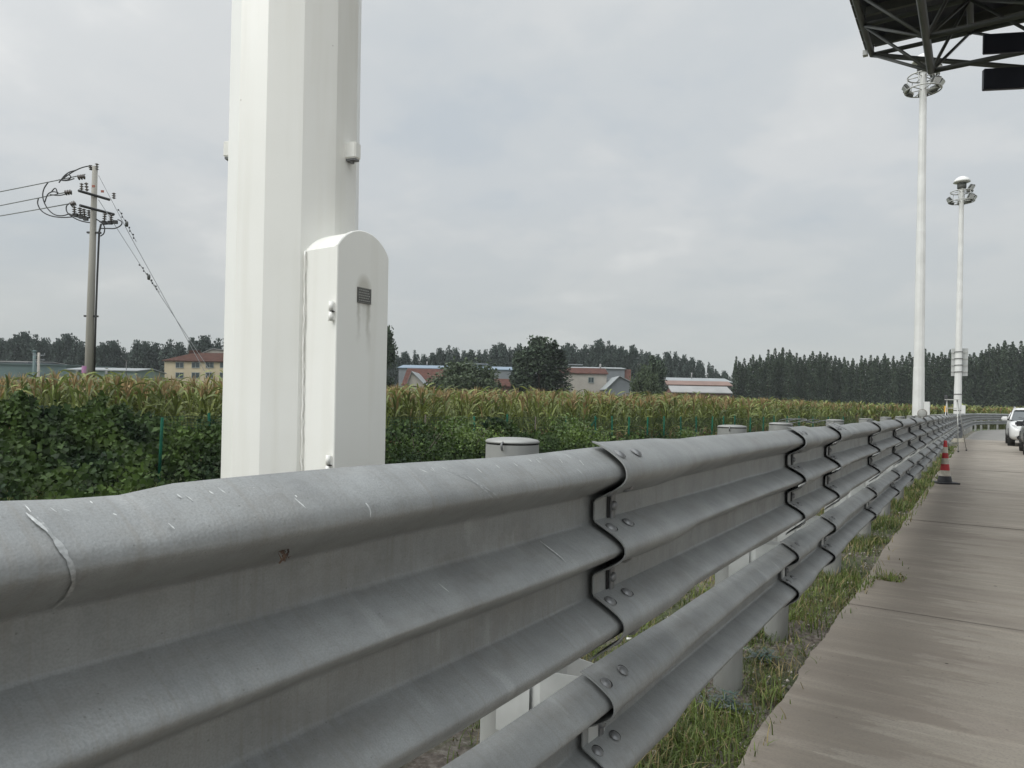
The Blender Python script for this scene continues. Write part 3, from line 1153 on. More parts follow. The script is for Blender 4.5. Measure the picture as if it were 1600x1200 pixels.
def near_mast():
    mx, my = mast_xy()
    t = thing('light_mast', 'huge white faceted steel light mast with arched door box, nearest the camera behind the rail', 'light mast', (mx, my, 0))
    H = 16.0
    mb = MB()
    mb.mats.append('white_paint')
    a0 = R(-34.4)
    rings = []
    zs = [-0.2, 0.02, 1.0, 2.0, 3.0, 5, 8, 12, H]
    bevel = R(4.0)
    vs = []
    for z in zs:
        r = 0.245 + 0.0035 * (1.35 - z)
        r = max(r, .12)
        for k in range(12):
            for e in (-bevel, 0, bevel):
                a = a0 + k * R(30) + e
                # rounded corner of a 12-sided polygon
                flat = r * math.cos(R(15)) / math.cos(R(15) - abs(e))
                rr = flat if e else flat * math.cos(bevel) ** .5 * .9985
                vs.append((rr * math.cos(a), rr * math.sin(a), z))
    n = 36
    fs = []
    for i in range(len(zs) - 1):
        for k in range(n):
            k2 = (k + 1) % n
            fs.append((i * n + k, i * n + k2, (i + 1) * n + k2, (i + 1) * n + k))
    mb.add(vs, fs, 'white_paint', True)
    o = mb.build('shaft', t)
    try:
        o.data.set_sharp_from_angle(angle=R(9))
    except Exception:
        pass
    # flange and base
    mb = MB()
    mb.lathe([(0.0, .001), (0.42, .001), (0.42, .035), (0.27, .035)], 'white_paint', 24)
    for k in range(12):
        a = k * R(30)
        mb.box((0.36 * math.cos(a), 0.36 * math.sin(a), .06), (.03, .03, .05), 'bolt_metal', rz=a)
    mb.build('base_flange', t)
    # arched door box, facing the road (+x)
    fx = 2.19 - 1.815           # front plane, local x
    w, spring, rise = 0.125, 1.965, 0.072
    rad = (w * w + rise * rise) / (2 * rise)
    zc = spring + rise - rad
    amax = math.asin(w / rad)
    arch = [(rad * math.sin(a), zc + rad * math.cos(a)) for a in np.linspace(amax, -amax, 17)]
    z0 = 0.35

    def outline(inset):
        k = (w - inset) / w
        return [(-(w - inset), z0 + inset), (w - inset, z0 + inset)] + [(u * k, (zc + (v - zc) * 1) - inset) for u, v in arch]
    mb = MB()
    mb.mats.append('white_paint')
    mb.prism(outline(0.004), 0.10, fx - 0.014, 'white_paint', axis='x')
    mb.build('door_box', t)
    mb = MB()
    mb.mats.append('white_paint')
    # the door plate, with softened edge
    P0, P1, P2 = outline(0.0), outline(0.0), outline(0.003)
    nn_ = len(P0)
    vs = [(fx - .012, u, v) for u, v in P0] + [(fx - .0025, u, v) for u, v in P1] + [(fx, u, v) for u, v in P2]
    fs = [tuple(range(nn_ - 1, -1, -1)), tuple(range(2 * nn_, 3 * nn_))]
    for L in (0, 1):
        for i in range(nn_):
            j = (i + 1) % nn_
            fs.append((L * nn_ + i, L * nn_ + j, (L + 1) * nn_ + j, (L + 1) * nn_ + i))
    mb.mats[0] = 'door_paint'
    mb.add(vs, fs, 'door_paint')
    door = mb.build('door', t)
    # hinges on the camera-side edge
    for z in (1.737, 1.215, 0.62):
        mb = MB()
        mb.mats.append('white_paint')
        mb.tube([(fx - .018, -w - .009, z - .032), (fx - .018, -w - .009, z - .002)], 0.0085, 'white_paint', 10)
        mb.tube([(fx - .018, -w - .009, z + .002), (fx - .018, -w - .009, z + .034)], 0.0085, 'white_paint', 10)
        mb.box((fx - .018, -w - .003, z), (.016, .008, .06), 'white_paint')
        mb.box((fx - .012, -w - .009, z), (.014, .010, .003), 'dark_hole')
        mb.build('hinge', t)
    # plaque with a grime halo and two runs below
    pz, py_ = 1.808, 0.0
    mb = MB()
    mb.mats.append('plaque')
    mb.box((fx + .0022, py_, pz), (.003, .066, .054), 'plaque')
    for r_ in range(5):
        zz = pz + .018 - r_ * .009
        x_ = -.027
        while x_ < .022:
            ln = random.uniform(.003, .009)
            mb.box((fx + .0040, py_ + x_ + ln / 2, zz), (.0006, ln, .0034), 'plaque_text')
            x_ += ln + .002
    mb.box((fx + .0040, py_, pz + .0255), (.0006, .062, .001), 'plaque_text')
    mb.box((fx + .0040, py_, pz - .0255), (.0006, .062, .001), 'plaque_text')
    mb.build('name_plate', t)
    # lugs
    for px, py, wd in ((362, 232, 0), (540, 236, 1)):
        q = at(px, py, 2.72 if not wd else 2.63) - Vector((mx, my, 0))
        a = math.atan2(q.y, q.x)
        rr = 0.252
        mb = MB()
        mb.mats.append('white_paint')
        mb.box((rr * math.cos(a) + 0, rr * math.sin(a), q.z), (.052, .038, .060), 'white_paint', rz=a, bev=.004)
        mb.box((rr * math.cos(a), rr * math.sin(a), q.z - .0335), (.044, .026, .007), 'bolt_metal', rz=a)
        mb.tube([(rr * math.cos(a), rr * math.sin(a), q.z - .045), (rr * math.cos(a), rr * math.sin(a), q.z - .03)], .008, 'bolt_metal', 8)
        mb.build('lug', t)
    # weld seam beside the box
    mb = MB()
    mb.mats.append('white_paint')
    pts = []
    for z in np.arange(.4, 1.97, .02):
        pts.append((0.214 - .0035 * (z - 1.35) + random.uniform(-.002, .002), -w - .002 + random.uniform(-.002, .002), z))
    mb.tube(pts, [random.uniform(.0022, .0045) for _ in pts], 'white_paint', 6)
    mb.build('weld_seam', t)
    lamp_head(t, H - 1.2, .12)
    t.rotation_euler = (R(-.28), R(-.35), 0)


def lamp_head(t, z, rs, dome=True, seedn=1):
    rg = random.Random(seedn)
    mb = MB()
    mb.mats.append('aluminium')
    for zz, r in ((z, .70), (z + .60, .60)):
        pts = [(r * math.cos(a), r * math.sin(a), zz) for a in np.linspace(0, 2 * math.pi, 33)]
        mb.tube(pts, .028, 'aluminium', 6, cap=False)
        for k in range(6):
            a = k * R(60)
            mb.tube([(rs * .8 * math.cos(a), rs * .8 * math.sin(a), zz + .02), (r * math.cos(a), r * math.sin(a), zz)], .02, 'aluminium', 6)
    for k in range(6):
        a = k * R(60) + .3
        mb.tube([(.70 * math.cos(a), .70 * math.sin(a), z), (.60 * math.cos(a), .60 * math.sin(a), z + .60)], .016, 'aluminium', 6)
    mb.build('lamp_ring', t)
    for a, zz in ((-75, .16), (-45, .12), (-12, .18), (22, .16), (-60, .76), (-28, .80), (6, .78), (165, .14), (60, .1), (120, .1)):
        a = R(a) + R(33)
        r = .66 if zz < .5 else .56
        mb = MB()
        M = Matrix.Translation((r * math.cos(a), r * math.sin(a), z + zz)) @ Matrix.Rotation(a, 4, 'Z') @ Matrix.Rotation(R(38), 4, 'Y')
        mb.mats.append('lamp_dark')
        mb.box((0, 0, 0), (.13, .40, .34), 'lamp_dark', M=M, bev=.03)
        for k in range(5):
            mb.box((0, 0, 0), (.06, .36, .012), 'aluminium', M=M @ Matrix.Translation((-.09, 0, -.12 + .06 * k)))
        mb.box((0, 0, 0), (.01, .34, .28), 'headlight', M=M @ Matrix.Translation((.075, 0, 0)))
        mb.build('floodlight', t)
    mb = MB()
    mb.mats.append('white_far')
    mb.lathe([(0.0, z + 1.55), (.18, z + 1.53), (.34, z + 1.43), (.44, z + 1.29), (.47, z + 1.20), (.42, z + 1.18), (.2, z + 1.14)], 'white_far', 20)
    mb.build('dome_cap', t)
    mb = MB()
    mb.mats.append('lamp_dark')
    mb.lathe([(.22, z + .8), (.25, z + .84), (.25, z + 1.12), (.2, z + 1.14)], 'lamp_dark', 16)
    mb.build('winch_drum', t)


def far_mast(px, z, ytop, label, r0, bracket=False, seedn=1):
    base = at(px, hor(px) + 3, z)
    t = thing('light_mast', label, 'light mast', (base.x, base.y, gz(base.x, base.y) - .05), 0)
    H = (hor(px) - ytop) / FPX * z + CAMZ + .2
    mb = MB()
    mb.mats.append('white_far')
    lean = 0
    zs = [0, H * .2, H * .2 + .01, H * .55, H * .55 + .01, H]
    rr = [r0, r0 * .86, r0 * .83, r0 * .72, r0 * .69, r0 * .52]
    mb.lathe(list(zip(rr, zs)), 'white_far', 12, sm=False)
    o = mb.build('shaft', t)
    lamp_head(t, H - 1.50, r0 * .55, seedn=seedn)
    mb = MB()
    mb.mats.append('white_far')
    mb.box((r0 + .07, 0, 1.1), (.22, .26, 1.6), 'white_far', bev=.01)
    mb.build('door_box', t)
    return t, H


near_mast()
m2, H2 = far_mast(1435, 30.7, 92, 'tall white light mast whose lamp ring reaches the truss of the canopy', .250, seedn=2)
m3, H3 = far_mast(1496, 44.0, 281, 'farther white light mast with domed top and a sign plate strapped to its back', .235, seedn=3)
m2.rotation_euler = (R(0.1), R(-.2), 0)
# sign strapped to far mast
hz = (hor(1497) - 577) / FPX * 44 + CAMZ + .5
mb = MB()
mb.mats.append('sign_back')
dirv = Vector((m3.location.x, m3.location.y, 0)).normalized()
ang = math.atan2(dirv.y, dirv.x)
mb.box((dirv.x * .30 + .06, dirv.y * .30, hz), (.03, .88, 1.72), 'sign_back', rz=ang, bev=.008)
for k in range(4):
    mb.box((dirv.x * .27 + .06, dirv.y * .27, hz - .6 + .4 * k), (.04, .86, .05), 'aluminium', rz=ang)
mb.build('sign_plate', m3)
mb = MB()
mb.mats.append('lamp_dark')
for k, zz in enumerate((hz - .62, hz - .2, hz + .2, hz + .62, hz - 2.0, hz - 3.0)):
    mb.lathe([(.228, zz - .025), (.232, zz), (.226, zz + .025)], 'lamp_dark', 16)
mb.build('strap', m3)

# scratch marks on the near beams
mb = MB()
mb.mats.append('scratch')


def rail_sh(px, py):
    """arc length and height-down on the upper beam seen at a photo pixel"""
    o = Vector((0, 0, CAMZ))
    d = ray(px, py)
    best = None
    for hd in np.linspace(0.0, .506, 260):
        dd, _ = prof_point('3', hd)
        p = -(PL + VALLEY + dd)
        tt = -p / d.x
        z = o.z + d.z * tt
        err = abs(z - (UPTOP - hd))
        if best is None or err < best[0] - 1e-5:
            best = (err, d.y * tt, hd)
    return best[1], best[2]


nicks = [(38, 790, 48, 802), (78, 797, 88, 803), (98, 795, 108, 801), (176, 804, 182, 808),
         (276, 775, 284, 779), (290, 778, 302, 787), (326, 768, 334, 774), (340, 766, 352, 772), (393, 762, 398, 766), (262, 820, 272, 828),
         (455, 772, 463, 779), (458, 780, 476, 796), (467, 757, 472, 762), (487, 753, 494, 757), (505, 762, 511, 767), (604, 740, 617, 747), (614, 744, 620, 748),
         (653, 732, 668, 739), (674, 731, 680, 736), (672, 734, 680, 738), (606, 753, 619, 763), (642, 752, 647, 757), (690, 728, 700, 736), (745, 729, 754, 737),
         (775, 724, 782, 730), (803, 721, 810, 726), (826, 715, 832, 720), (838, 716, 846, 722), (843, 713, 848, 717), (874, 716, 880, 722), (884, 710, 893, 716),
         (905, 718, 913, 728), (902, 732, 910, 740), (420, 992, 427, 998), (686, 910, 703, 925), (1010, 708, 1014, 712), (1035, 712, 1043, 722), (1064, 703, 1067, 705),
         (1090, 701, 1093, 703), (1180, 690, 1184, 694), (1205, 690, 1210, 696), (1125, 700, 1129, 703), (20, 770, 26, 774), (140, 785, 144, 789)]
for x0, y0, x1, y1 in nicks:
    a, h0 = rail_sh(x0, y0)
    b_, h1 = rail_sh(x1, y1)
    w = random.uniform(.0009, .0022) * (1 + .3 * a)
    scratch_strip(mb, a, h0, b_, h1, w, 'scratch', 0, 6)
for x0, y0, x1, y1, w, bow in ((40, 803, 74, 832, .004, .0), (843, 846, 884, 880, .004, 0), (700, 735, 765, 800, .005, .01), (565, 782, 577, 808, .003, .003)):
    a, h0 = rail_sh(x0, y0)
    b_, h1 = rail_sh(x1, y1)
    scratch_strip(mb, a, h0, b_, h1, w, 'scratch' if w < .005 else 'scuff', bow, 14)
# long curved scuff hanging from the top lip
pts_px = [(60, 812), (84, 842), (104, 872), (114, 902), (108, 925), (92, 942), (80, 950)]
for j in range(len(pts_px) - 1):
    a, h0 = rail_sh(*pts_px[j])
    b_, h1 = rail_sh(*pts_px[j + 1])
    scratch_strip(mb, a, h0 - .002, b_, h1 + .002, (.004, .007, .006, .005, .003, .002)[j], 'scuff', 0, 8)
pts_px = [(728, 742), (752, 760), (768, 775), (770, 788), (752, 800)]
for j in range(len(pts_px) - 1):
    a, h0 = rail_sh(*pts_px[j])
    b_, h1 = rail_sh(*pts_px[j + 1])
    scratch_strip(mb, a, h0 - .002, b_, h1 + .002, (.003, .005, .004, .003)[j], 'scuff', 0, 8)
_o = mb.build('scratch', recalc=False)
_bm = bmesh.new()
_bm.from_mesh(near_beam.data)
for p_ in range(len(mb.mats)):
    near_beam.data.materials.append(MATS[mb.mats[p_]])
_n0 = len(_bm.faces)
_bm.from_mesh(_o.data)
_bm.faces.ensure_lookup_table()
for f_ in _bm.faces[_n0:]:
    f_.material_index += 1
_bm.to_mesh(near_beam.data)
_bm.free()
bpy.data.objects.remove(_o)

# dried scrap stuck on the beam
a, h0 = rail_sh(443, 862)
d_, sl = prof_point('3', h0)
c = rp(a, VALLEY + d_ + .003, UPTOP - h0)
mb = MB()
mb.mats.append('leaf_brown')
for k in range(9):
    u = Vector((random.uniform(.0, .006), random.uniform(-.010, .008), random.uniform(-.012, .012)))
    q = [c + u + Vector((random.uniform(0, .004), random.uniform(-.006, .006), random.uniform(-.007, .007))) for _ in range(4)]
    mb.add(q, [(0, 1, 2), (0, 2, 3)], 'leaf_brown')
mb.tube([c + Vector((.002, 0, .02)), c + Vector((.005, .001, .0)), c + Vector((.004, -.012, -.012))], .0013, 'leaf_brown', 5)
tag(mb.build('dried_leaf', recalc=False), 'small shrivelled brown leaf scrap stuck under the top wave of the near beam', 'leaf scrap')

# twisted wire round the third post
mb = MB()
mb.mats.append('bolt_metal')
c = rp(4.72, .05, 1.352)
pts = []
for k in range(60):
    t = k / 59
    a = t * 2 * math.pi * 2.4
    pts.append(c + Vector((.10 * math.cos(a) * (1 - .3 * t) + .12 * t, .09 * math.sin(a), .012 * math.sin(a * 1.7) + .012)))
mb.tube(pts, .0022, 'bolt_metal', 5)
mb.tube([c + Vector((.10, -.02, .0)), c + Vector((.22, -.06, .02)), c + Vector((.30, -.05, -.015)), c + Vector((.34, -.09, -.03))], .0022, 'bolt_metal', 5)
tag(mb.build('binding_wire'), 'loose twist of thin wire wound over the rail top by the third post', 'wire')

# ------------------------------------------------------------------ canopy (space frame over the toll lanes)
can = thing('toll_canopy', 'dark space-frame canopy roof hanging over the lane at upper right', 'canopy', (0, 0, 0))
UZ, LZ = 8.61, 7.18
ux = [-1.92 + 1.67 * i for i in range(15)]
uy = [15.9 - 1.3 * j for j in range(9)]
lx = [-0.77 + 1.67 * i for i in range(14)]
ly = [13.85 - 1.3 * j for j in range(7)]
mb = MB()
mb.mats.append('truss_paint')
for x in ux:
    mb.tube([(x, uy[-1], UZ), (x, uy[0], UZ)], .055, 'truss_paint', 8)
for y in uy:
    mb.tube([(ux[0], y, UZ), (ux[-1], y, UZ)], .045, 'truss_paint', 8)
mb.build('upper_chord', can)
mb = MB()
mb.mats.append('truss_paint')
for x in lx:
    mb.tube([(x, ly[-1], LZ), (x, ly[0], LZ)], .060, 'truss_paint', 8)
for y in ly:
    mb.tube([(lx[0], y, LZ), (lx[-1], y, LZ)], .045, 'truss_paint', 8)
mb.build('lower_chord', can)
mb = MB()
mb.mats.append('truss_paint')
for i, x in enumerate(lx):
    for j, y in enumerate(ly):
        for a in (0, 1):
            for b in (0, 1):
                mb.tube([(x, y, LZ), (ux[i + a], uy[j + b], UZ)], .028, 'truss_paint', 6)
mb.tube([(ux[0], uy[0], UZ), (0.7, uy[0] + .0, 7.70), (5.0, uy[0], 7.2)], .05, 'truss_paint', 8)
mb.build('web_member', can)
mb = MB()
mb.mats.append('truss_paint')
# purlins and deck
mb = MB()
mb.mats.append('deck')
k = 0
for i in range(1, 124):
    x = ux[0] - .25 + i * .2
    mb.box((x, 10.75, UZ + .34 + (.02 if i % 2 else 0)), (.2, 10.9, .02), 'deck')
mb.build('roof_deck', can)
mb = MB()
mb.mats.append('truss_paint')
for y in np.arange(5.5, 16.2, 1.3):
    mb.box((10.12, y, UZ + .24), (24.0, .08, .16), 'truss_paint')
for x in ux:
    for y in uy:
        mb.tube([(x, y, UZ), (x, y, UZ + .2)], .04, 'truss_paint', 6)
mb.build('purlin', can)
mb = MB()
mb.mats.append('sign_back')
for y in np.arange(5.5, 16.0, .5):
    mb.box((ux[0] - .10, y + .23, UZ + .15), (.05, .46, .08), 'truss_paint')
mb.box((ux[0] - .12, uy[0] - .02, UZ + .05), (.09, .11, .10), 'sign_back')
mb.build('edge_clip', can)
for x in (10.5, 19.0):
    for y in (13.5, 7.5):
        mb = MB()
        mb.mats.append('white_paint')
        mb.lathe([(.35, SLAB), (.35, LZ - .1)], 'white_paint', 20, c=(x, y, 0))
        mb.build('column', can)
# lane sign box hung from the truss
c0 = at(1541, 104, 11.0)
c1 = at(1541, 137, 11.0)
h_ = c0.z - c1.z
sg = thing('lane_sign', 'black lane sign box hanging under the canopy at the right picture edge', 'sign box', (c0.x, c0.y, 0), YAW - R(9.5))
mb = MB()
mb.mats.append('sign_box')
mb.box((2.0, 0.10, (c0.z + c1.z) / 2), (4.0, .08, h_), 'sign_box', bev=.01)
mb.build('cabinet', sg)
mb = MB()
mb.mats.append('sign_box')
mb.box((2.0, 0.12, c0.z + .40), (4.0, .05, .31), 'sign_box', bev=.01)
mb.build('upper_panel', sg)
mb = MB()
mb.mats.append('truss_paint')
for x in (.9, 1.06, 1.22, 2.4, 3.2):
    mb.tube([(x, .12, c0.z), (x, .12, LZ + .4)], .025, 'truss_paint', 6)
for x in (.62, 1.0):
    pts = [(x + .3 * (1 - math.cos(a)), .12, c0.z + .45 * math.sin(a)) for a in np.linspace(0, R(90), 8)]
    mb.tube(pts, .02, 'truss_paint', 6)
mb.build('hanger', sg)

# ------------------------------------------------------------------ utility pole, wires
PZ = 26.0
base = at(137, 600, PZ)
gzp = float(gz(base.x, base.y))
top = at(148.5, 260, PZ)
toplean = Vector((top.x - base.x, top.y - base.y, 0))
up = thing('utility_pole', 'leaning concrete utility pole with crossarms rising out of the corn', 'utility pole', (base.x, base.y, gzp))
Hp = top.z - gzp


def PP(px, py, z=PZ):
    """photo point to local coordinates of the utility pole"""
    return at(px, py, z) - Vector((base.x, base.y, gzp))


mb = MB()
mb.mats.append('concrete_pole')
mb.tube([(0, 0, -.3), (toplean.x * .5, toplean.y * .5, Hp * .5), (toplean.x, toplean.y, Hp)], [.158, .128, .088], 'concrete_pole', 16)
mb.build('pole_shaft', up)
mb = MB()
mb.mats.append('magenta_paint')
mb.tube([PP(135.2, 583), PP(135.6, 572)], .160, 'magenta_paint', 16, cap=False)
mb.build('painted_band', up)
mb = MB()
mb.mats.append('black_steel')
mb.tube([PP(147, 590), PP(149.5, 500), PP(152, 430), PP(155, 362), PP(158, 350)], .036, 'black_steel', 8)
mb.build('cable_riser', up)
for y in (363.5, 494):
    mb = MB()
    x = 147 - (y - 363) * .035
    mb.box(PP(x, y), (.50, .09, .06), 'black_steel', rz=YAW)
    mb.build('band_clamp', up)
arms = []
for (xa, ya, xb, yb) in ((123, 298, 171, 312), (125, 321, 178, 335)):
    mb = MB()
    mb.mats.append('black_steel')
    for off in (-.12, .12):
        mb.tube([PP(xa, ya, PZ - .7 + off), PP(xb, yb, PZ + .7 + off)], .05, 'black_steel', 6)
    mb.build('crossarm', up)


def insul(pa, pb, n=3, r=.07, name='insulator'):
    mb = MB()
    mb.mats.append('ceramic')
    pa, pb = Vector(pa), Vector(pb)
    d = pb - pa
    q = d.to_track_quat('Z', 'Y').to_matrix().to_4x4()
    L = d.length
    prof = [(.018, 0)]
    for i in range(n):
        z0 = L * (i + .15) / n
        z1 = L * (i + .55) / n
        z2 = L * (i + .85) / n
        prof += [(.022, z0), (r, z1), (.024, z2)]
    prof.append((.018, L))
    mb.lathe(prof, 'ceramic', 10, M=Matrix.Translation(pa) @ q)
    return mb.build(name, up)


# standing and hanging insulators, switches
for (x0, y0, x1, y1) in ((151, 266, 151.5, 255), (143, 266, 140.5, 258), (127.5, 297, 127.5, 286), (136, 299, 134.5, 285), (178, 311, 178, 301)):
    insul(PP(x0, y0), PP(x1, y1), 3, .075)
for (x0, y0, x1, y1) in ((116, 322, 116.5, 336), (124.5, 324, 126, 337), (131, 326, 132.5, 340), (139, 328, 139, 338), (164, 333, 163, 347), (174, 335, 173, 347)):
    insul(PP(x0, y0), PP(x1, y1), 4, .085)
for (x0, y0, x1, y1) in ((121, 277.5, 133, 276), (101, 301.5, 112, 300), (110, 320, 118, 317)):
    insul(PP(x0, y0), PP(x1, y1), 3, .10)
mb = MB()
mb.mats.append('black_steel')
for pts in (((107, 334), (118, 338), (132, 341), (146, 339)), ((156, 346), (163, 350), (175, 349), (180, 346))):
    mb.tube([PP(*p) for p in pts], .035, 'black_steel', 6)
for (x, y) in ((118, 336), (127, 339), (134, 342), (163, 348), (172, 348), (180, 347)):
    mb.box(PP(x, y), (.15, .10, .12), 'black_steel', rz=YAW)
mb.build('switch_gear', up)
for (x, y) in ((146, 291), (160, 299)):
    mb = MB()
    mb.box(PP(x, y, PZ - .25), (.10, .03, .08), 'red_tag', rz=YAW)
    mb.build('red_tag', up)
mb = MB()
mb.mats.append('wire')
curves = [[(98, 280), (105, 274), (118, 266), (130, 261), (142, 259)],
          [(98, 280), (106, 272), (112, 276), (107, 281), (98, 282)],
          [(75, 285), (68, 295), (66, 308), (72, 324), (84, 336), (98, 337.5), (108, 334)],
          [(80, 300), (87, 292), (90, 303)],
          [(60, 310), (58, 318), (64, 330), (78, 337.5), (96, 340), (112, 339)],
          [(70, 316), (74, 303), (82, 299), (91, 301)],
          [(108, 318), (103, 322), (104, 332), (114, 340), (128, 346), (142, 348)],
          [(148, 341), (158, 347), (164, 354), (163, 365), (157, 369)],
          [(157, 357), (168, 357), (180, 357.5), (190, 352), (191, 346), (184, 343)],
          [(92, 281), (104, 283), (116, 279)], [(78, 304), (92, 306), (104, 303)], [(92, 285.5), (104, 270), (120, 265.5)]]
for c in curves:
    P = [PP(x, y) for x, y in c]
    Q = chaikin3 = P
    for _ in range(2):
        q = [Q[0]]
        for a, b in zip(Q[:-1], Q[1:]):
            q.append(a * .75 + b * .25)
            q.append(a * .25 + b * .75)
        q.append(Q[-1])
        Q = q
    mb.tube(Q, .022, 'wire', 5)
mb.build('jumper_cable', up)

LEFTW = ((292.5, 272.5, 'top'), (315, 298.5, 'middle'), (331.5, 318, 'lowest'))
for k, (yl, yr, word) in enumerate(LEFTW):
    xr_ = (133, 112, 110)[k]
    slope = (yl - yr) / xr_
    p0 = at(xr_, yr, PZ)
    p1 = at(-500, yl + slope * 500 * 1.12, PZ + 8)
    pts = []
    for i in range(17):
        t = i / 16
        q = p0.lerp(p1, t)
        q.z -= .5 * 4 * t * (1 - t) * .45
        pts.append(q)
    mb = MB()
    mb.tube(pts, .020, 'guy', 6)
    w = mb.build('power_line')
    tag(w, {'top': 'topmost of three overhead wires running left from the concrete pole',
            'middle': 'middle one of three overhead wires running left from the concrete pole',
            'lowest': 'lowest of three overhead wires running left from the concrete pole'}[word], 'overhead wire', 'overhead wires')
for (pts_, bead, lab) in (
        (((154, 274), (200, 362), (325, 590)), ((186, 328), (210, 372)), 'upper guy wire slanting down right from the top of the concrete pole'),
        (((154, 312), (233, 435), (332, 585)), ((219, 414), (246, 452)), 'lower guy wire slanting down right from the crossarm of the concrete pole')):
    tg = thing('guy_wire', lab, 'guy wire', at(pts_[2][0], pts_[2][1], PZ + 1), 0, 'guy wires of the concrete pole')
    o0 = at(pts_[2][0], pts_[2][1], PZ + 1)
    mb = MB()
    a, m_, b = at(pts_[0][0], pts_[0][1], PZ), at(pts_[1][0], pts_[1][1], PZ + .4), at(pts_[2][0], pts_[2][1], PZ + 1)
    end = b + (b - m_) * .35
    mb.tube([a - o0, m_ - o0, b - o0, end - o0], .011, 'guy', 5)
    mb.build('wire_strand', tg)
    mb = MB()
    mb.mats.append('black_steel')
    (x0, y0), (x1, y1) = bead
    for k in range(9):
        t = k / 8
        x, y = x0 + (x1 - x0) * t, y0 + (y1 - y0) * t
        c = at(x, y, PZ + .35) - o0
        if k == 4:
            mb.lathe([(0, -.11), (.05, -.09), (.06, 0), (.05, .09), (0, .11)], 'lamp_dark', 8, c=c)
        else:
            mb.tube([c, at(x + (x1 - x0) / 8, y + (y1 - y0) / 8, PZ + .35) - o0], .012, 'guy', 5)
            c = c + (CR @ Vector((.025 if k % 2 else -.025, .0, 0)))
            mb.lathe([(0, -.035), (.028, -.02), (.028, .02), (0, .035)], 'black_steel', 6, c=c)
    mb.build('strain_clamp', tg)

# ------------------------------------------------------------------ green mesh fence
FENCE = [(-17.6, 4.0), (-15.9, 9.3), (-13.2, 17.8), (-10.8, 24.3), (-8.9, 30.5), (-7.9, 36.0), (-7.2, 48.0), (-6.8, 58.0)]


def fence_pt(px):
    """where the sight line of a picture column meets the fence"""
    d = ray(px, hor(px))
    for (x0, y0), (x1, y1) in zip(FENCE[:-1], FENCE[1:]):
        ex, ey = x1 - x0, y1 - y0
        den = d.x * ey - d.y * ex
        if abs(den) < 1e-9:
            continue
        t = (x0 * ey - y0 * ex) / den
        u = (x0 * d.y - y0 * d.x) / den
        if t > 0 and -1e-6 <= u <= 1:
            return Vector((x0 + ex * u, y0 + ey * u, 0))
    return None


fe = thing('mesh_fence', 'low dark green wire mesh fence with green posts along the edge of the cornfield', 'fence', (0, 0, 0))
FH = 1.02      # top of the fence (world height)
for px in (-160, -40, 100, 250, 330, 420, 520, 600, 665, 742, 795, 837, 883, 933, 958, 983, 1012, 1038, 1066, 1090, 1112, 1130, 1150, 1172, 1192, 1211, 1230, 1250, 1272, 1295, 1318):
    f = fence_pt(px)
    if f is None:
        continue
    if px == 250:
        f = f * .90
    g0 = float(gz(f.x, f.y)) - .1
    mb = MB()
    mb.mats.append('green_post')
    tilt = random.uniform(-.05, .05)
    mb.tube([(f.x, f.y, g0), (f.x + tilt, f.y + tilt, FH + random.uniform(-.02, .07))], .032 if px not in (665, 837) else .022, 'green_post' if px not in (665, 837) else 'trunk', 8)
    if px == 933:
        mb.tube([(f.x - .75, f.y - 1.0, g0), (f.x, f.y, FH - .05)], .028, 'green_post', 8)
    mb.build('fence_post', fe)
# real mesh wires
mb = MB()
mb.mats.append('green_wire')
for (x0, y0), (x1, y1) in zip(FENCE[1:-1], FENCE[2:]):
    L = math.hypot(x1 - x0, y1 - y0)
    n = int(L / .075)
    z0 = -.5
    vs, fs = [], []
    nx, ny = (y1 - y0) / L, -(x1 - x0) / L
    for i in range(n):
        t = i / n
        x, y = x0 + (x1 - x0) * t, y0 + (y1 - y0) * t
        w = .0045
        dx, dy = (x1 - x0) / L * w, (y1 - y0) / L * w
        k = len(vs)
        vs += [(x - dx, y - dy, z0), (x + dx, y + dy, z0), (x + dx, y + dy, FH - .03), (x - dx, y - dy, FH - .03)]
        fs.append((k, k + 1, k + 2, k + 3))
    for j in range(22):
        z = z0 + j * .07
        w = .0040
        k = len(vs)
        vs += [(x0, y0, z - w), (x1, y1, z - w), (x1, y1, z + w), (x0, y0, z + w)]
        fs.append((k, k + 1, k + 2, k + 3))
    mb.add(vs, fs, 'green_wire')
mb.build('wire_mesh', fe, recalc=False)


# ------------------------------------------------------------------ foliage builders (numpy)
def rand_unit(n, rng):
    v = rng.normal(size=(n, 3))
    return v / np.linalg.norm(v, axis=1, keepdims=True)


def leaf_quads(P, size, rng, up=0.0, aspect=0.6, out=None):
    """rhombic leaf at every point"""
    n = len(P)
    nrm = rand_unit(n, rng)
    if out is not None:
        nrm = nrm * .8 + out
    nrm[:, 2] += up
    nrm /= np.linalg.norm(nrm, axis=1, keepdims=True)
    t = np.cross(nrm, rand_unit(n, rng))
    t /= np.linalg.norm(t, axis=1, keepdims=True) + 1e-9
    b = np.cross(nrm, t)
    s = (size * rng.uniform(.6, 1.35, n))[:, None]
    a = t * s
    c = b * s * aspect
    V = np.stack([P - a, P - c * 1.0 + a * .1, P + a, P + c * 1.0 + a * .1], 1).reshape(-1, 3)
    F = np.arange(4 * n).reshape(n, 4)
    return V, F


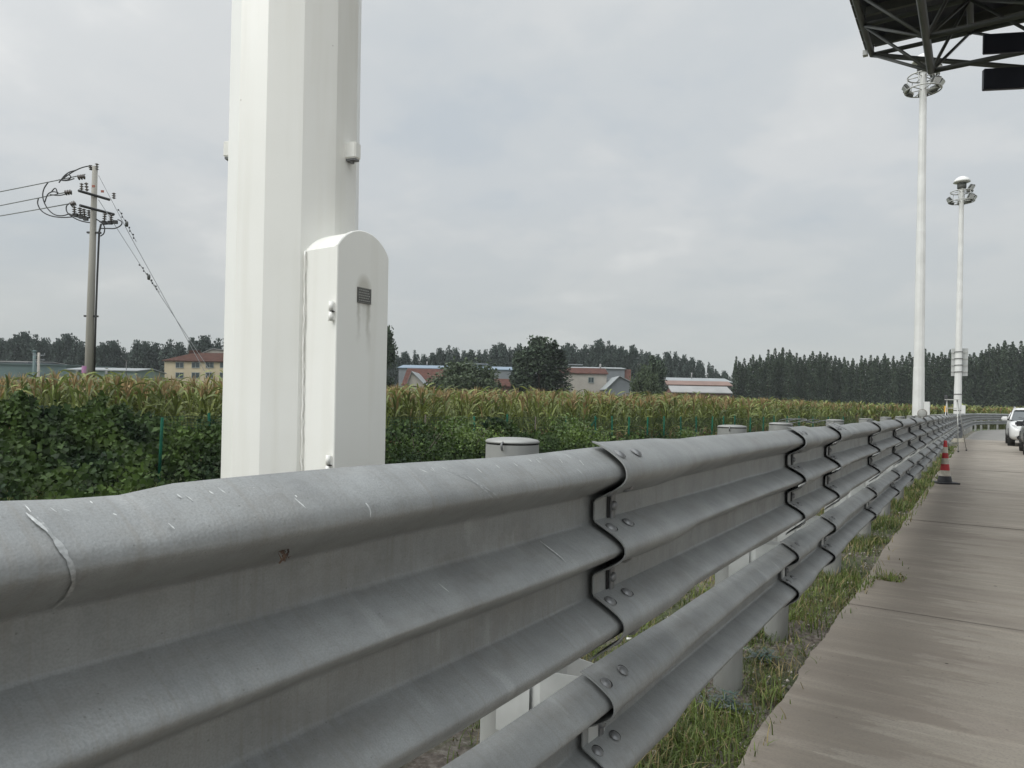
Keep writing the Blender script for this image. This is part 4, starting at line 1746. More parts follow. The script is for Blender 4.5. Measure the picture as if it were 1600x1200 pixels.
def tree_template(kind, seed):
    """returns (crown mesh, trunk mesh) of a unit-size tree: height H metres"""
    rng = np.random.default_rng(seed)
    H = 15.0
    pts = []
    limbs = []
    if kind == 'poplar':
        # several ascending leaders, each a feathery spire
        nsp = 7
        for s in range(nsp):
            a = rng.uniform(0, 6.28)
            r0 = 0 if s == 0 else rng.uniform(.4, 1.1)
            cx, cy = r0 * math.cos(a), r0 * math.sin(a)
            topz = H * (1.0 if s == 0 else rng.uniform(.76, .97))
            lo = rng.uniform(.8, 2.5)
            n = 760
            t = rng.uniform(0, 1, n) ** .9
            z = lo + (topz - lo) * t
            rad = (1.0 * (1 - t ** 2.8) + .13) * (.80 + .25 * np.sin(t * 15 + s * 2))
            ang = rng.uniform(0, 6.28, n)
            rr = rad * np.sqrt(rng.uniform(0.05, 1, n))
            k = 1 - .35 * t
            pts.append(np.stack([cx * k + rr * np.cos(ang), cy * k + rr * np.sin(ang), z + rr * .5], 1))
            limbs.append([(0, 0, 1.0), (cx * .8, cy * .8, 4.5), (cx * .7, cy * .7, topz * .93)])
        size, asp = .175, .62
    elif kind == 'broad':
        nb = 34
        for s in range(nb):
            a = rng.uniform(0, 6.28)
            u = rng.uniform(0, 1)
            z = H * (.22 + .70 * u)
            rmax = 3.1 * math.sin(math.pi * min(.97, (.16 + .78 * u))) ** .7
            r = rmax * math.sqrt(rng.uniform(.1, 1)) * .8
            c = np.array([r * math.cos(a), r * math.sin(a), z])
            n = 170
            q = np.clip(rng.normal(size=(n, 3)), -1.7, 1.7) * np.array([.62, .62, .85])
            pts.append(c + q)
            limbs.append([(0, 0, z * .45), (c[0] * .6, c[1] * .6, z * .8), tuple(c)])
        size, asp = .30, .65
    else:   # round bush, height about 6
        H = 6.0
        nb = 34
        for s in range(nb):
            a = rng.uniform(0, 6.28)
            e = rng.uniform(-.15, 1)
            r = 2.7 * math.sqrt(max(0.02, 1 - e * e)) * rng.uniform(.7, 1)
            c = np.array([r * math.cos(a), r * math.sin(a), 2.9 + 2.6 * e * rng.uniform(.8, 1.05)])
            n = 230
            pts.append(c + rng.normal(size=(n, 3)) * .42)
            limbs.append([(0, 0, .3), (c[0] * .4, c[1] * .4, c[2] * .5), tuple(c)])
        size, asp = .15, .65
    P = np.concatenate(pts)
    P = P[P[:, 2] > .5]
    out = P * np.array([1, 1, 0])
    out = out / (np.linalg.norm(out, axis=1, keepdims=True) + .4) * .5
    Vv, Ff = leaf_quads(P, size, rng, .35, asp, out)
    mb = MB()
    mb.mats.append('trunk')
    mb.tube([(0, 0, -.4), (.05, 0, H * .3), (0, .05, H * .62), (0, 0, H * .85)], [.22, .16, .09, .03], 'trunk', 8)
    for l in limbs[:14]:
        mb.tube(l, [.07, .05, .015], 'trunk', 5)
    o = mb.build('trunk')
    tr = o.data
    bpy.data.objects.remove(o)
    return Vv, Ff, tr, H


TEMPL = {}


def get_templ(kind, leafmat, var):
    key = (kind, leafmat, var)
    if key not in TEMPL:
        Vv, Ff, tr, H = tree_template(kind, hash(kind) % 7 * 0 + {'poplar': 10, 'broad': 40, 'bush': 70}[kind] + var)
        TEMPL[key] = (np_mesh('crown', Vv, [Ff], [leafmat]), tr, H)
    return TEMPL[key]


def plant_tree(name, px, ytop, z, kind, leafmat, label, cat, group=None, width=1.0, var=0, jitter=True):
    cm, tm, H0 = get_templ(kind, leafmat, var)
    b = at(px, hor(px), z)
    g0 = float(gz(b.x, b.y)) if abs(b.x) < 400 else -.55
    H = (hor(px) - ytop) / FPX * z + CAMZ - g0
    k = H / H0
    t = thing(name, label, cat, (b.x, b.y, g0 - .05), random.uniform(0, 6.28), group)
    t.scale = (k * width, k * width, k)
    link_obj('crown', cm, t)
    link_obj('trunk', tm, t)
    return t


def interp_list(lst, x):
    return float(np.interp(x, [a for a, b in lst], [b for a, b in lst]))


# right-hand poplar row
RT = [(1140, 566), (1148, 558), (1160, 556), (1172, 550), (1188, 553), (1200, 547), (1222, 545), (1235, 547), (1262, 551), (1290, 553), (1320, 555), (1345, 556), (1370, 552), (1398, 555),
      (1425, 553), (1450, 546), (1470, 550), (1482, 547), (1505, 551), (1525, 549), (1540, 540), (1558, 533), (1580, 536), (1610, 532), (1700, 535)]
px = 1149
k = 0
while px < 1720:
    y = interp_list(RT, px) + random.uniform(-3, 5)
    plant_tree('poplar_tree', px, y, 168 + random.uniform(-2, 2), 'poplar', 'poplar_leaf',
               'narrow dark poplar in the close row behind the right end of the cornfield', 'tree', 'poplars in the right-hand row', 1.0, k % 4)
    if True:
        plant_tree('poplar_tree', px + 6, y + random.uniform(4, 9), 176 + random.uniform(-2, 2), 'poplar', 'poplar_leaf',
                   'narrow dark poplar in the close row behind the right end of the cornfield', 'tree', 'poplars in the right-hand row', 1.15, (k + 2) % 4)
    px += random.uniform(10.5, 14.5)
    k += 1
LT = [(-60, 530), (0, 527), (15, 524), (30, 521), (60, 523), (78, 531), (95, 527), (110, 523), (130, 529), (150, 536), (165, 530), (185, 536), (192, 545), (205, 536), (218, 530), (232, 530), (245, 541),
      (262, 532), (285, 532), (300, 529), (308, 524), (328, 526), (342, 532), (360, 530), (600, 535)]
px = -60
k = 0
while px < 470:
    y = interp_list(LT, px) + random.uniform(-3, 4)
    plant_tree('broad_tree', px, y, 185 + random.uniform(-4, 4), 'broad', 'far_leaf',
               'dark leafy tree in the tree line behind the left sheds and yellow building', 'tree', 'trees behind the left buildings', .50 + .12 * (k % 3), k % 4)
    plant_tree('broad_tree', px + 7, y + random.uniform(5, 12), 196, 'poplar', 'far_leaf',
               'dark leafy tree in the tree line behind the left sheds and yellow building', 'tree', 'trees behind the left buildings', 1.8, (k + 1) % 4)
    px += random.uniform(14, 20)
    k += 1
MT = [(600, 556), (625, 552), (640, 549), (652, 547), (665, 556), (678, 545), (692, 541), (704, 544), (712, 542), (722, 545), (735, 545), (744, 550), (749, 541), (760, 549), (770, 539), (782, 537), (795, 541),
      (806, 538), (880, 540), (890, 537), (900, 538), (915, 539), (930, 535), (943, 532), (955, 537), (968, 541), (980, 538), (996, 546), (1010, 549), (1025, 552), (1040, 548), (1053, 549), (1068, 553), (1083, 562),
      (1092, 567), (1101, 557), (1112, 572), (1122, 581), (1134, 577), (1145, 575)]
px = 606
k = 0
while px < 1142:
    if not (812 < px < 868):
        y = interp_list(MT, px) + random.uniform(-2, 3)
        for j in range(2):
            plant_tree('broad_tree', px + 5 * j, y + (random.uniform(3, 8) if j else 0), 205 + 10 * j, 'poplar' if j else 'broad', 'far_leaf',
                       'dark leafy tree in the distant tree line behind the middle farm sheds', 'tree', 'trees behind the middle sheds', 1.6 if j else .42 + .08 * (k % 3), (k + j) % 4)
    px += random.uniform(11, 15)
    k += 1
# single trees nearer
for (px, yt, z, kind, lm, w, var, lab) in (
        (601, 510, 82, 'broad', 'poplar_leaf', .62, 0, 'tall dark tree peeking out right behind the white door box'),
        (818, 541, 104, 'broad', 'poplar_leaf', 1.05, 1, 'left tree of the dense dark clump standing between the middle sheds'),
        (842, 527, 104, 'broad', 'poplar_leaf', 1.1, 2, 'tallest tree of the dense dark clump standing between the middle sheds'),
        (865, 531, 106, 'poplar', 'poplar_leaf', 2.3, 3, 'right tree of the dense dark clump standing between the middle sheds'),
        (728, 563, 98, 'bush', 'bush_leaf', 1.3, 0, 'round dull green tree in front of the blue-roofed shed'),
        (1022, 556, 110, 'broad', 'poplar_leaf', 1.0, 3, 'loose dark tree between the gabled shed and the pink-roofed shed'),
        (1008, 573, 104, 'bush', 'bush_leaf', .55, 1, 'small pale green tree at the foot of the loose dark tree by the gabled shed')):
    plant_tree('single_tree' if kind != 'bush' else 'round_tree', px, yt, z, kind, lm, lab, 'tree', None, w, var)


# ------------------------------------------------------------------ farm buildings
def bld(name, x0, x1, z, label, cat='building', turn=0.0):
    """origin at ground under picture column x0, local x runs to the right, local y away"""
    a = at(x0, hor(x0), z)
    t = thing(name, label, cat, (a.x, a.y, -.6), YAW + R(turn))
    W_ = (x1 - x0) / FPX * z / math.cos(0)
    return t, W_


def hh(px, py, z):
    return (hor(px) - py) / FPX * z + CAMZ + .6


def shed(name, x0, x1, z, yeave, yridge, D, wall, roof, label, turn=0.0, over=.25, gable=False, windows=(), wtype=None):
    t, W_ = bld(name, x0, x1, z, label, turn=turn)
    he, hr = hh(x0, yeave, z), hh(x0, yridge, z)
    mb = MB()
    mb.mats.append(wall)
    if not gable:     # ridge parallel to the facade
        mb.prism([(0, 0), (D, 0), (D, he), (D / 2, hr - .12), (0, he)], 0, W_, wall, axis='x')
    else:
        mb.prism([(0, 0), (W_, 0), (W_, he), (W_ * gable, hr - .12), (0, he)], 0, D, wall, axis='y')
    mb.build('wall', t)
    mb = MB()
    mb.mats.append(roof)
    th = .14
    if not gable:
        k = (hr - he) / (D / 2)
        o_ = over
        for sg in (0, 1):
            ya, yb = (-o_, D / 2) if sg == 0 else (D + o_, D / 2)
            za = he - k * o_
            mb.add([(-o_, ya, za), (W_ + o_, ya, za), (W_ + o_, yb, hr), (-o_, yb, hr), (-o_, ya, za + th), (W_ + o_, ya, za + th), (W_ + o_, yb, hr + th), (-o_, yb, hr + th)],
                   [(0, 1, 2, 3), (4, 7, 6, 5), (0, 4, 5, 1), (1, 5, 6, 2), (2, 6, 7, 3), (3, 7, 4, 0)], roof)
    else:
        xc = W_ * gable
        for xa in (-.3, W_ + .3):
            za = he - (hr - he) / (xc if xa < 0 else (W_ - xc)) * .3
            mb.add([(xa, -.3, za), (xc, -.3, hr), (xc, D, hr), (xa, D, za), (xa, -.3, za + th), (xc, -.3, hr + th), (xc, D, hr + th), (xa, D, za + th)],
                   [(0, 1, 2, 3), (4, 7, 6, 5), (0, 4, 5, 1), (1, 5, 6, 2), (2, 6, 7, 3), (3, 7, 4, 0)], roof)
    mb.build('roof', t)
    for (wx0, wy0, wx1, wy1) in windows:
        window(t, x0, z, wx0, wy0, wx1, wy1)
    return t, W_, he, hr


def window(t, x0, z, wx0, wy0, wx1, wy1, front=0.0):
    ax, bx = (wx0 - x0) / FPX * z, (wx1 - x0) / FPX * z
    az, bz = hh(wx0, wy1, z), hh(wx0, wy0, z)
    mb = MB()
    mb.mats.append('window_glass')
    mb.box(((ax + bx) / 2, front - .02, (az + bz) / 2), (bx - ax, .05, bz - az), 'window_glass')
    w = mb.build('window', t)
    mb = MB()
    mb.mats.append('window_frame')
    for xx in (ax, (ax + bx) / 2, bx):
        mb.box((xx, front - .05, (az + bz) / 2), (.07, .07, bz - az + .07), 'window_frame')
    for zz in (az, bz):
        mb.box(((ax + bx) / 2, front - .055, zz), (bx - ax, .08, .09), 'window_frame')
    mb.build('frame', w)


shed('warehouse', -60, 103, 118, 568, 565, 24, 'wall_teal', 'wall_teal', 'long dull teal warehouse at the far left behind the corn')
t_, W_, he, hr = shed('warehouse', -70, 42, 130, 564, 561, 14, 'wall_grey', 'roof_white', 'white-roofed shed showing above the teal warehouse at the far left')
t_, W_, he, hr = shed('low_shed', 103, 213, 112, 578, 573, 9, 'wall_green', 'roof_pale', 'low pale green shed with two white boxes behind the utility pole')
for xx in (121, 167):
    mb = MB()
    mb.mats.append('roof_white')
    mb.box(((xx - 103) / FPX * 112, -.15, hh(xx, 581.5, 112)), (.42, .3, .62), 'roof_white', bev=.04)
    mb.build('vent_box', t_)
# yellow two-storey building with hipped brown roof
t_, W_ = bld('farm_building', 256, 368, 128, 'cream two-storey building with brown hipped roof and two rows of windows')
he, hr = hh(256, 563, 128), hh(256, 547.5, 128)
D = 9
mb = MB()
mb.mats.append('wall_cream')
mb.box((W_ / 2, D / 2, he / 2), (W_, D, he), 'wall_cream')
mb.build('wall', t_)
mb = MB()
mb.mats.append('roof_brown')
o_ = .35
mb.add([(-o_, -o_, he), (W_ + o_, -o_, he), (W_ + o_, D + o_, he), (-o_, D + o_, he), (3.4, D / 2, hr), (W_ - 3.4, D / 2, hr), (-o_, -o_, he - .15), (W_ + o_, -o_, he - .15), (W_ + o_, D + o_, he - .15), (-o_, D + o_, he - .15)],
       [(0, 1, 5, 4), (1, 2, 5), (2, 3, 4, 5), (3, 0, 4), (6, 7, 1, 0), (7, 8, 2, 1), (8, 9, 3, 2), (9, 6, 0, 3), (9, 8, 7, 6)], 'roof_brown')
mb.box((3.4, D / 2, hr - .05), (1.8, 1.0, .9), 'roof_brown')
mb.build('roof', t_)
for y0, y1 in ((566, 574.5), (582, 590.5)):
    for xa in (274, 299, 321, 343):
        window(t_, 256, 128, xa, y0, xa + 12, y1)
shed('warehouse', 306, 470, 150, 556, 545, 16, 'wall_pale', 'roof_white', 'white-roofed hall sloping up behind the cream building', gable=.15)

# middle group
t_, W_, he, hr = shed('warehouse', 622, 806, 150, 575, 568, 16, 'wall_grey', 'roof_blue', 'long grey shed with pale blue roof edge behind the round tree')
mb = MB()
mb.mats.append('roof_pale')
ax = (720 - 622) / FPX * 150
mb.box((ax + 2.6, 8, hr + .65), (5.4, 2.4, .16), 'roof_pale')
mb.box((ax + 2.6, 8, hr + .3), (4.8, 1.8, .6), 'wall_grey')
mb.build('roof_vent', t_)
mb = MB()
mb.tube([(5, 8, hr), (5, 8, hr + 1.0)], .14, 'roof_white', 8)
mb.build('chimney', t_)
t_, W_, he, hr = shed('farmhouse', 630, 697, 118, 601, 574, 12, 'wall_pale', 'roof_red', 'red-brown roofed farmhouse at the left end of the blue-roofed shed', over=.3)
t_, W_, he, hr = shed('farmhouse', 636, 662, 112, 600, 581, 9, 'wall_pale', 'roof_pale', 'small pale gable end in front of the red-brown roofed farmhouse', gable=.25)
shed('low_shed', 762, 803, 114, 603, 592, 5, 'wall_brick', 'roof_red', 'low red roof just left of the dense dark tree clump')
t_, W_, he, hr = shed('farmhouse', 872, 947, 120, 583, 573.5, 8, 'wall_pale', 'roof_red', 'cream farmhouse with dark red roof right of the dense tree clump', windows=((918.5, 589.5, 927, 598), (874, 590, 880, 597)))
mb = MB()
mb.mats.append('wall_pale')
mb.tube([(W_ - .6, 4, hr - .4), (W_ - .6, 4, hr + .9)], .16, 'roof_white', 8)
mb.build('chimney', t_)
t_, W_, he, hr = shed('warehouse', 868, 975, 138, 575, 571, 12, 'wall_grey', 'roof_pale', 'grey shed with light roof and brick-red end wall behind the cream farmhouse')
mb = MB()
mb.mats.append('wall_brick')
mb.box((W_ + .65, 5.2, he / 2), (1.2, 10.0, he), 'wall_brick')
mb.build('end_wall', t_)
mb = MB()
mb.mats.append('roof_pale')
mb.box((3, 6, hr + .55), (5.4, 1.8, .15), 'roof_pale')
mb.box((2.2, 6, hr + .3), (.5, .5, .5), 'roof_white')
mb.build('roof_vent', t_)
shed('gabled_shed', 949, 1004, 112, 606, 588, 14, 'wall_grey', 'roof_pale', 'grey gabled shed with pale sloping roof beside the loose dark tree', gable=.33)
t_, W_, he, hr = shed('warehouse', 1043, 1142, 140, 601, 594.5, 6, 'wall_dark', 'roof_orange', 'long shed with faded pink roof at the left end of the poplar row')
t2, W2, he2, hr2 = shed('warehouse', 1043, 1142, 158, 596, 589, 12, 'wall_dark', 'roof_pale', 'grey-roofed hall rising behind the faded pink roof')
mb = MB()
mb.mats.append('roof_white')
mb.tube([(6.5, 5, hr2 - .3), (6.5, 5, hr2 + 1.3)], .13, 'roof_white', 8)
mb.build('chimney', t2)
shed('low_shed', 1051, 1141, 122, 612.5, 603, 6, 'wall_brick', 'roof_white', 'low shed with a white roof below the faded pink roof', over=.3)

# small far concrete pole at left with crossarms, and a thin blue mast
b = at(60, 590, 100)
t = thing('utility_pole', 'small distant pale pole with short crossarms at the far left', 'utility pole', (b.x, b.y, -.6), YAW)
mb = MB()
mb.mats.append('wall_pale')
hp = hh(60, 551, 100)
mb.tube([(0, 0, 0), (0, 0, hp)], [.2, .15], 'wall_pale', 8)
mb.build('pole_shaft', t)
mb = MB()
for dz in (.35, 1.0):
    mb.box((0, 0, hp - dz), (1.7, .1, .12), 'wall_grey')
for dx in (-.8, .8):
    mb.tube([(dx, 0, hp - .35), (dx, 0, hp - .05)], .06, 'wall_grey', 6)
mb.build('crossarm', t)
for px, yt, zz, lab in ((53, 550, 116, 'thin blue chimney stack beside the small distant pole'), (197, 563, 112, 'thin lamp post standing over the low pale green shed')):
    b = at(px, 590, zz)
    t = thing('chimney_stack' if px == 53 else 'lamp_post', lab, 'chimney' if px == 53 else 'lamp post', (b.x, b.y, -.6), YAW)
    mb = MB()
    hp = hh(px, yt, zz)
    mb.tube([(0, 0, 0), (0, 0, hp)], .22 if px == 53 else .06, 'wall_teal' if px == 53 else 'lamp_dark', 8)
    if px != 53:
        mb.box((0, 0, hp), (.5, .2, .15), 'lamp_dark')
    else:
        mb.lathe([(.22, hp - .05), (.30, hp), (.30, hp + .2), (.1, hp + .3)], 'wall_teal', 10)
    mb.build('pole', t)


# ------------------------------------------------------------------ corn field (one mass)
def ribbon(base, az, length, width, rise, droop, segs, rng, twist=0.0):
    """arching leaf as a strip of quads, V-folded along the midrib"""
    vs, fs = [], []
    d = np.array([math.cos(az), math.sin(az), 0])
    s = np.array([-math.sin(az), math.cos(az), 0])
    ang = rise
    p = np.array(base, float)
    step = length / segs
    for i in range(segs + 1):
        t = i / segs
        w = width * (0.45 + 1.6 * t) * (1 - t) ** .7 if i < segs else 0.002
        w = max(w, .002) * .9
        sd = s * math.cos(twist * t) + np.array([0, 0, 1]) * math.sin(twist * t)
        vs += [p - sd * w, p + sd * w]
        p = p + (d * math.cos(ang) + np.array([0, 0, 1]) * math.sin(ang)) * step
        ang -= droop / segs * (0.5 + 1.2 * t)
    for i in range(segs):
        fs.append((2 * i, 2 * i + 1, 2 * i + 3, 2 * i + 2))
    return vs, fs


def corn_template(seed, lod=0):
    rng = np.random.default_rng(seed)
    V_, F_, M_ = [], [], []

    def add(vs, fs, m):
        k = len(V_)
        V_.extend([tuple(v) for v in vs])
        F_.extend([tuple(a + k for a in f) for f in fs])
        M_.extend([m] * len(fs))
    H = 2.1
    r = .014 if lod == 0 else .03
    add([(r, 0, 0), (-r / 2, r * .8, 0), (-r / 2, -r * .8, 0), (r * .5, 0, H), (-r / 4, r * .4, H), (-r / 4, -r * .4, H)],
        [(0, 1, 4, 3), (1, 2, 5, 4), (2, 0, 3, 5)], 2)
    n = 12 if lod == 0 else 7
    az = rng.uniform(0, 6.28)
    for i in range(n):
        t = i / (n - 1)
        z = .25 + (H - .35) * t
        if lod and z < .8:
            continue
        az += math.pi + rng.normal() * .5
        L = rng.uniform(.65, .95) * (1 - .35 * abs(t - .45))
        vs, fs = ribbon((0, 0, z), az, L, rng.uniform(.035, .05) * (1 if lod == 0 else 2.3), R(rng.uniform(60, 84)), R(rng.uniform(45, 140)), 6 if lod == 0 else 3, rng, rng.normal() * .9)
        dry = (i < 2) or rng.random() < .09
        add(vs, fs, 1 if dry else 0)
    # tassel
    nt_ = 11 if lod == 0 else 6
    for i in range(nt_):
        a = rng.uniform(0, 6.28)
        vs, fs = ribbon((0, 0, H - .05), a, rng.uniform(.26, .42), .014 if lod == 0 else .045, R(rng.uniform(60, 89)), R(rng.uniform(5, 45)), 3 if lod == 0 else 2, rng)
        add(vs, fs, 1)
    return np.array(V_), np.array(F_), np.array(M_)


EDGEC = [(-60, -12), (-26, 4), (-18.6, 9.5), (-15.2, 18.6), (-12.9, 25.2), (-10.9, 31.5), (-10.0, 37.0), (-9.6, 52.0), (-8.6, 62.0), (-4.5, 74), (6, 88), (24, 104), (60, 122)]
ex = np.array([e[0] for e in EDGEC])
ey = np.array([e[1] for e in EDGEC])


def field_points(rng):
    pts = []
    # offset bands from the field edge going into the field, density falls with distance
    seg = np.hypot(np.diff(ex), np.diff(ey))
    cum = np.concatenate([[0], np.cumsum(seg)])
    L = cum[-1]
    out = []
    for (d0, d1, dens, lod) in ((0, 4, 5.5, 0), (4, 12, 2.4, 0), (12, 45, .9, 1), (45, 110, .5, 1)):
        n = int(L * (d1 - d0) * dens * 1.0)
        s = rng.uniform(0, L, n)
        if d0 < 4:
            d = d0 + np.round(rng.uniform(0, d1 - d0, n) / .6) * .6 + rng.normal(size=n) * .05
        else:
            d = rng.uniform(d0, d1, n)
        x = np.interp(s, cum, ex)
        y = np.interp(s, cum, ey)
        i = np.clip(np.searchsorted(cum, s) - 1, 0, len(seg) - 1)
        tx, ty = np.diff(ex)[i] / seg[i], np.diff(ey)[i] / seg[i]
        nx, ny = -ty, tx           # to the left of travel
        out.append((x + nx * d, y + ny * d, np.full(n, lod)))
    x = np.concatenate([o[0] for o in out])
    y = np.concatenate([o[1] for o in out])
    l = np.concatenate([o[2] for o in out])
    return x, y, l


rng = np.random.default_rng(11)
fx_, fy_, fl_ = field_points(rng)
# keep what lies within a widened view
th = math.tan(R(42))
Zc = -fx_ * math.sin(YAW) + fy_ * math.cos(YAW)
Xc = fx_ * math.cos(YAW) + fy_ * math.sin(YAW)
keep = (Zc > 5) & (np.abs(Xc) < Zc * th + 4) & (Zc < 158)
# not inside the road
xr_ = np.interp(fy_, RY, RX) + PL
keep &= (xr_ - fx_ > 5)
keep &= (Zc < 102) | (Xc > Zc * .30)
fx_, fy_, fl_, Zc = fx_[keep], fy_[keep], fl_[keep], Zc[keep]
far = Zc > 55
fl_ = np.where(far, 1, fl_)
T0 = [corn_template(s, 0) for s in range(6)]
T1 = [corn_template(s + 20, 1) for s in range(4)]
VV, FF, MM = [], [], []
kof = 0
pick = rng.integers(0, 100, len(fx_))
for lod, TT in ((0, T0), (1, T1)):
    for ti, (tv, tf, tm) in enumerate(TT):
        sel = (fl_ == lod) & (pick % len(TT) == ti)
        n = int(sel.sum())
        if not n:
            continue
        a = rng.uniform(0, 6.28, n)
        sc = rng.uniform(.92, 1.10, n) * (1 + .035 * fnoise(fx_[sel], fy_[sel], .35, 2))
        wsc = rng.uniform(.95, 1.15, n)
        c, s = np.cos(a), np.sin(a)
        X = (tv[None, :, 0] * c[:, None] - tv[None, :, 1] * s[:, None]) * wsc[:, None] + fx_[sel][:, None]
        Y = (tv[None, :, 0] * s[:, None] + tv[None, :, 1] * c[:, None]) * wsc[:, None] + fy_[sel][:, None]
        Z = tv[None, :, 2] * sc[:, None] - .58
        lx_, ly_ = rng.normal(size=n) * .06, rng.normal(size=n) * .06
        X = X + lx_[:, None] * tv[None, :, 2]
        Y = Y + ly_[:, None] * tv[None, :, 2]
        VV.append(np.stack([X, Y, Z], -1).reshape(-1, 3))
        FF.append((tf[None] + (np.arange(n) * len(tv))[:, None, None] + kof).reshape(-1, 4))
        MM.append(np.tile(tm, n))
        kof += n * len(tv)
me = np_mesh('cornfield', np.concatenate(VV), [np.concatenate(FF)], ['corn_leaf', 'corn_dry', 'corn_stalk'], [np.concatenate(MM)])
tag(link_obj('cornfield', me), 'tall ripening green corn with tan tassels filling the field beyond the fence', 'corn', kind='stuff')
print('corn plants', len(fx_), 'faces', len(me.polygons))


# ------------------------------------------------------------------ vines, shrubs
def vine_leaves(P, size, rng, up=.35):
    """lobed leaves: two folded halves of three quads each"""
    n = len(P)
    nrm = rand_unit(n, rng) * .75
    nrm[:, 2] += up
    nrm += np.array([.65, -.50, 0])
    nrm /= np.linalg.norm(nrm, axis=1, keepdims=True)
    t = np.cross(nrm, rand_unit(n, rng))
    t /= np.linalg.norm(t, axis=1, keepdims=True) + 1e-9
    b = np.cross(nrm, t)
    s = (size * rng.uniform(.55, 1.3, n))
    outl = [(0, -.35), (.42, -.55), (.72, -.1), (.45, .28), (0, 1.0), (-.45, .28), (-.72, -.1), (-.42, -.55)]
    V = []
    for (u, v) in outl:
        fold = abs(u) * .35
        V.append(P + (b * (u * .62) + t * (v * .6) + nrm * fold * .5) * s[:, None])
    V = np.stack(V, 1).reshape(-1, 3)
    base = (np.arange(n) * 8)[:, None]
    q1 = base + np.array([[0, 1, 2, 3]])
    q2 = base + np.array([[0, 5, 6, 7]])
    q3 = base + np.array([[0, 3, 4, 5]])
    return V, np.concatenate([q1, q2, q3])


rng = np.random.default_rng(21)
# the vine mass lies on the fence and spills towards the road
P = []


def vine_run(s0, s1, n, topz, spill, thick=.5):
    """s measured along the fence polyline from its start"""
    fxs = np.array([f[0] for f in FENCE])
    fys = np.array([f[1] for f in FENCE])
    seg = np.hypot(np.diff(fxs), np.diff(fys))
    cum = np.concatenate([[0], np.cumsum(seg)])
    s = rng.uniform(s0, s1, n)
    x = np.interp(s, cum, fxs)
    y = np.interp(s, cum, fys)
    u = rng.uniform(0, 1, n)
    tz = topz + .16 * fnoise(s, s * 0, 1.1, 5) + .10 * fnoise(s, s * 0, 3.1, 6)
    sp = spill * (1 + .4 * fnoise(s, s * 0, .9, 7))
    dd = -thick * .3 + sp * u ** 1.3
    g_ = gz(x + dd * .93, y - dd * .3)
    lump = .30 * fnoise(s, dd, 1.9, 9)
    z = g_ + (tz - g_) * (1 - u ** 2.6) + lump * (1 - u) + rng.normal(size=n) * .06 - rng.uniform(0, .22, n) ** 1.0
    P.append(np.stack([x + dd * .93 + rng.normal(size=n) * .08, y - dd * .33 + rng.normal(size=n) * .08, np.maximum(z, g_ + .03)], 1))


vine_run(0, 4.4, 9500, 1.20, 2.2)
vine_run(0, 5.0, 7000, .45, 4.6)
vine_run(3.8, 8.2, 7500, .80, 1.7)
vine_run(7.6, 10.5, 2600, .66, 1.2)
vine_run(10, 17, 5500, .60, 2.2)
vine_run(3.5, 9.0, 1500, .96, .4)
vine_run(17, 24, 2600, .30, 1.6)
vine_run(22, 60, 3500, .15, 1.3)
Pn = np.concatenate(P)
Vv, Ff = vine_leaves(Pn, .115 * rng.uniform(.7, 1.35, len(Pn)), rng)
tag(link_obj('vine_mass', np_mesh('vine_mass', Vv, [Ff], ['vine_leaf'])), 'dense dark green vines smothering the left end of the mesh fence', 'vines', kind='stuff')


def shrub(px, dz, hgt, rad, n, label, off=.8, lm='shrub_leaf'):
    f = fence_pt(px)
    c = Vector((f.x + off, f.y - off * .5, 0))
    g0 = float(gz(c.x, c.y))
    t = thing('shrub', label, 'shrub', (c.x, c.y, g0))
    pts = []
    for k in range(16):
        a = rng.uniform(0, 6.28)
        r = rad * math.sqrt(rng.uniform(0, 1))
        cz = hgt * rng.uniform(.15, .92) * (1 - .35 * (r / rad) ** 2)
        q = rng.normal(size=(n // 16, 3)) * np.array([.2, .2, .17]) * (rad / .8)
        pts.append(np.array([r * math.cos(a), r * math.sin(a), cz]) + q)
    Pq = np.concatenate(pts)
    Pq[:, 2] = np.clip(Pq[:, 2], .03, hgt * 1.08)
    Vq, Fq = vine_leaves(Pq, .085, rng)
    link_obj('foliage', np_mesh('foliage', Vq, [Fq], [lm]), t)
    mb = MB()
    for k in range(7):
        a = rng.uniform(0, 6.28)
        mb.tube([(0, 0, -.1), (rad * .3 * math.cos(a), rad * .3 * math.sin(a), hgt * .45), (rad * .6 * math.cos(a), rad * .6 * math.sin(a), hgt * .85)], [.02, .014, .006], 'trunk', 5)
    mb.build('stem', t)


shrub(712, 0, 1.45, 1.0, 2600, 'bright leafy shrub just right of the white door box, against the fence')
shrub(874, 0, 1.55, .95, 2600, 'bushy green shrub behind the rail between the first and second post caps')
shrub(1078, 0, 1.35, .75, 1800, 'round yellowish green shrub on the fence left of the second post cap', .2)
shrub(640, 0, 1.3, 1.2, 2400, 'dark spreading shrub directly beside the right edge of the door box', .6, 'vine_leaf')
shrub(805, 0, 1.0, .8, 1400, 'low dark shrub behind the nearest post cap', 1.2, 'vine_leaf')


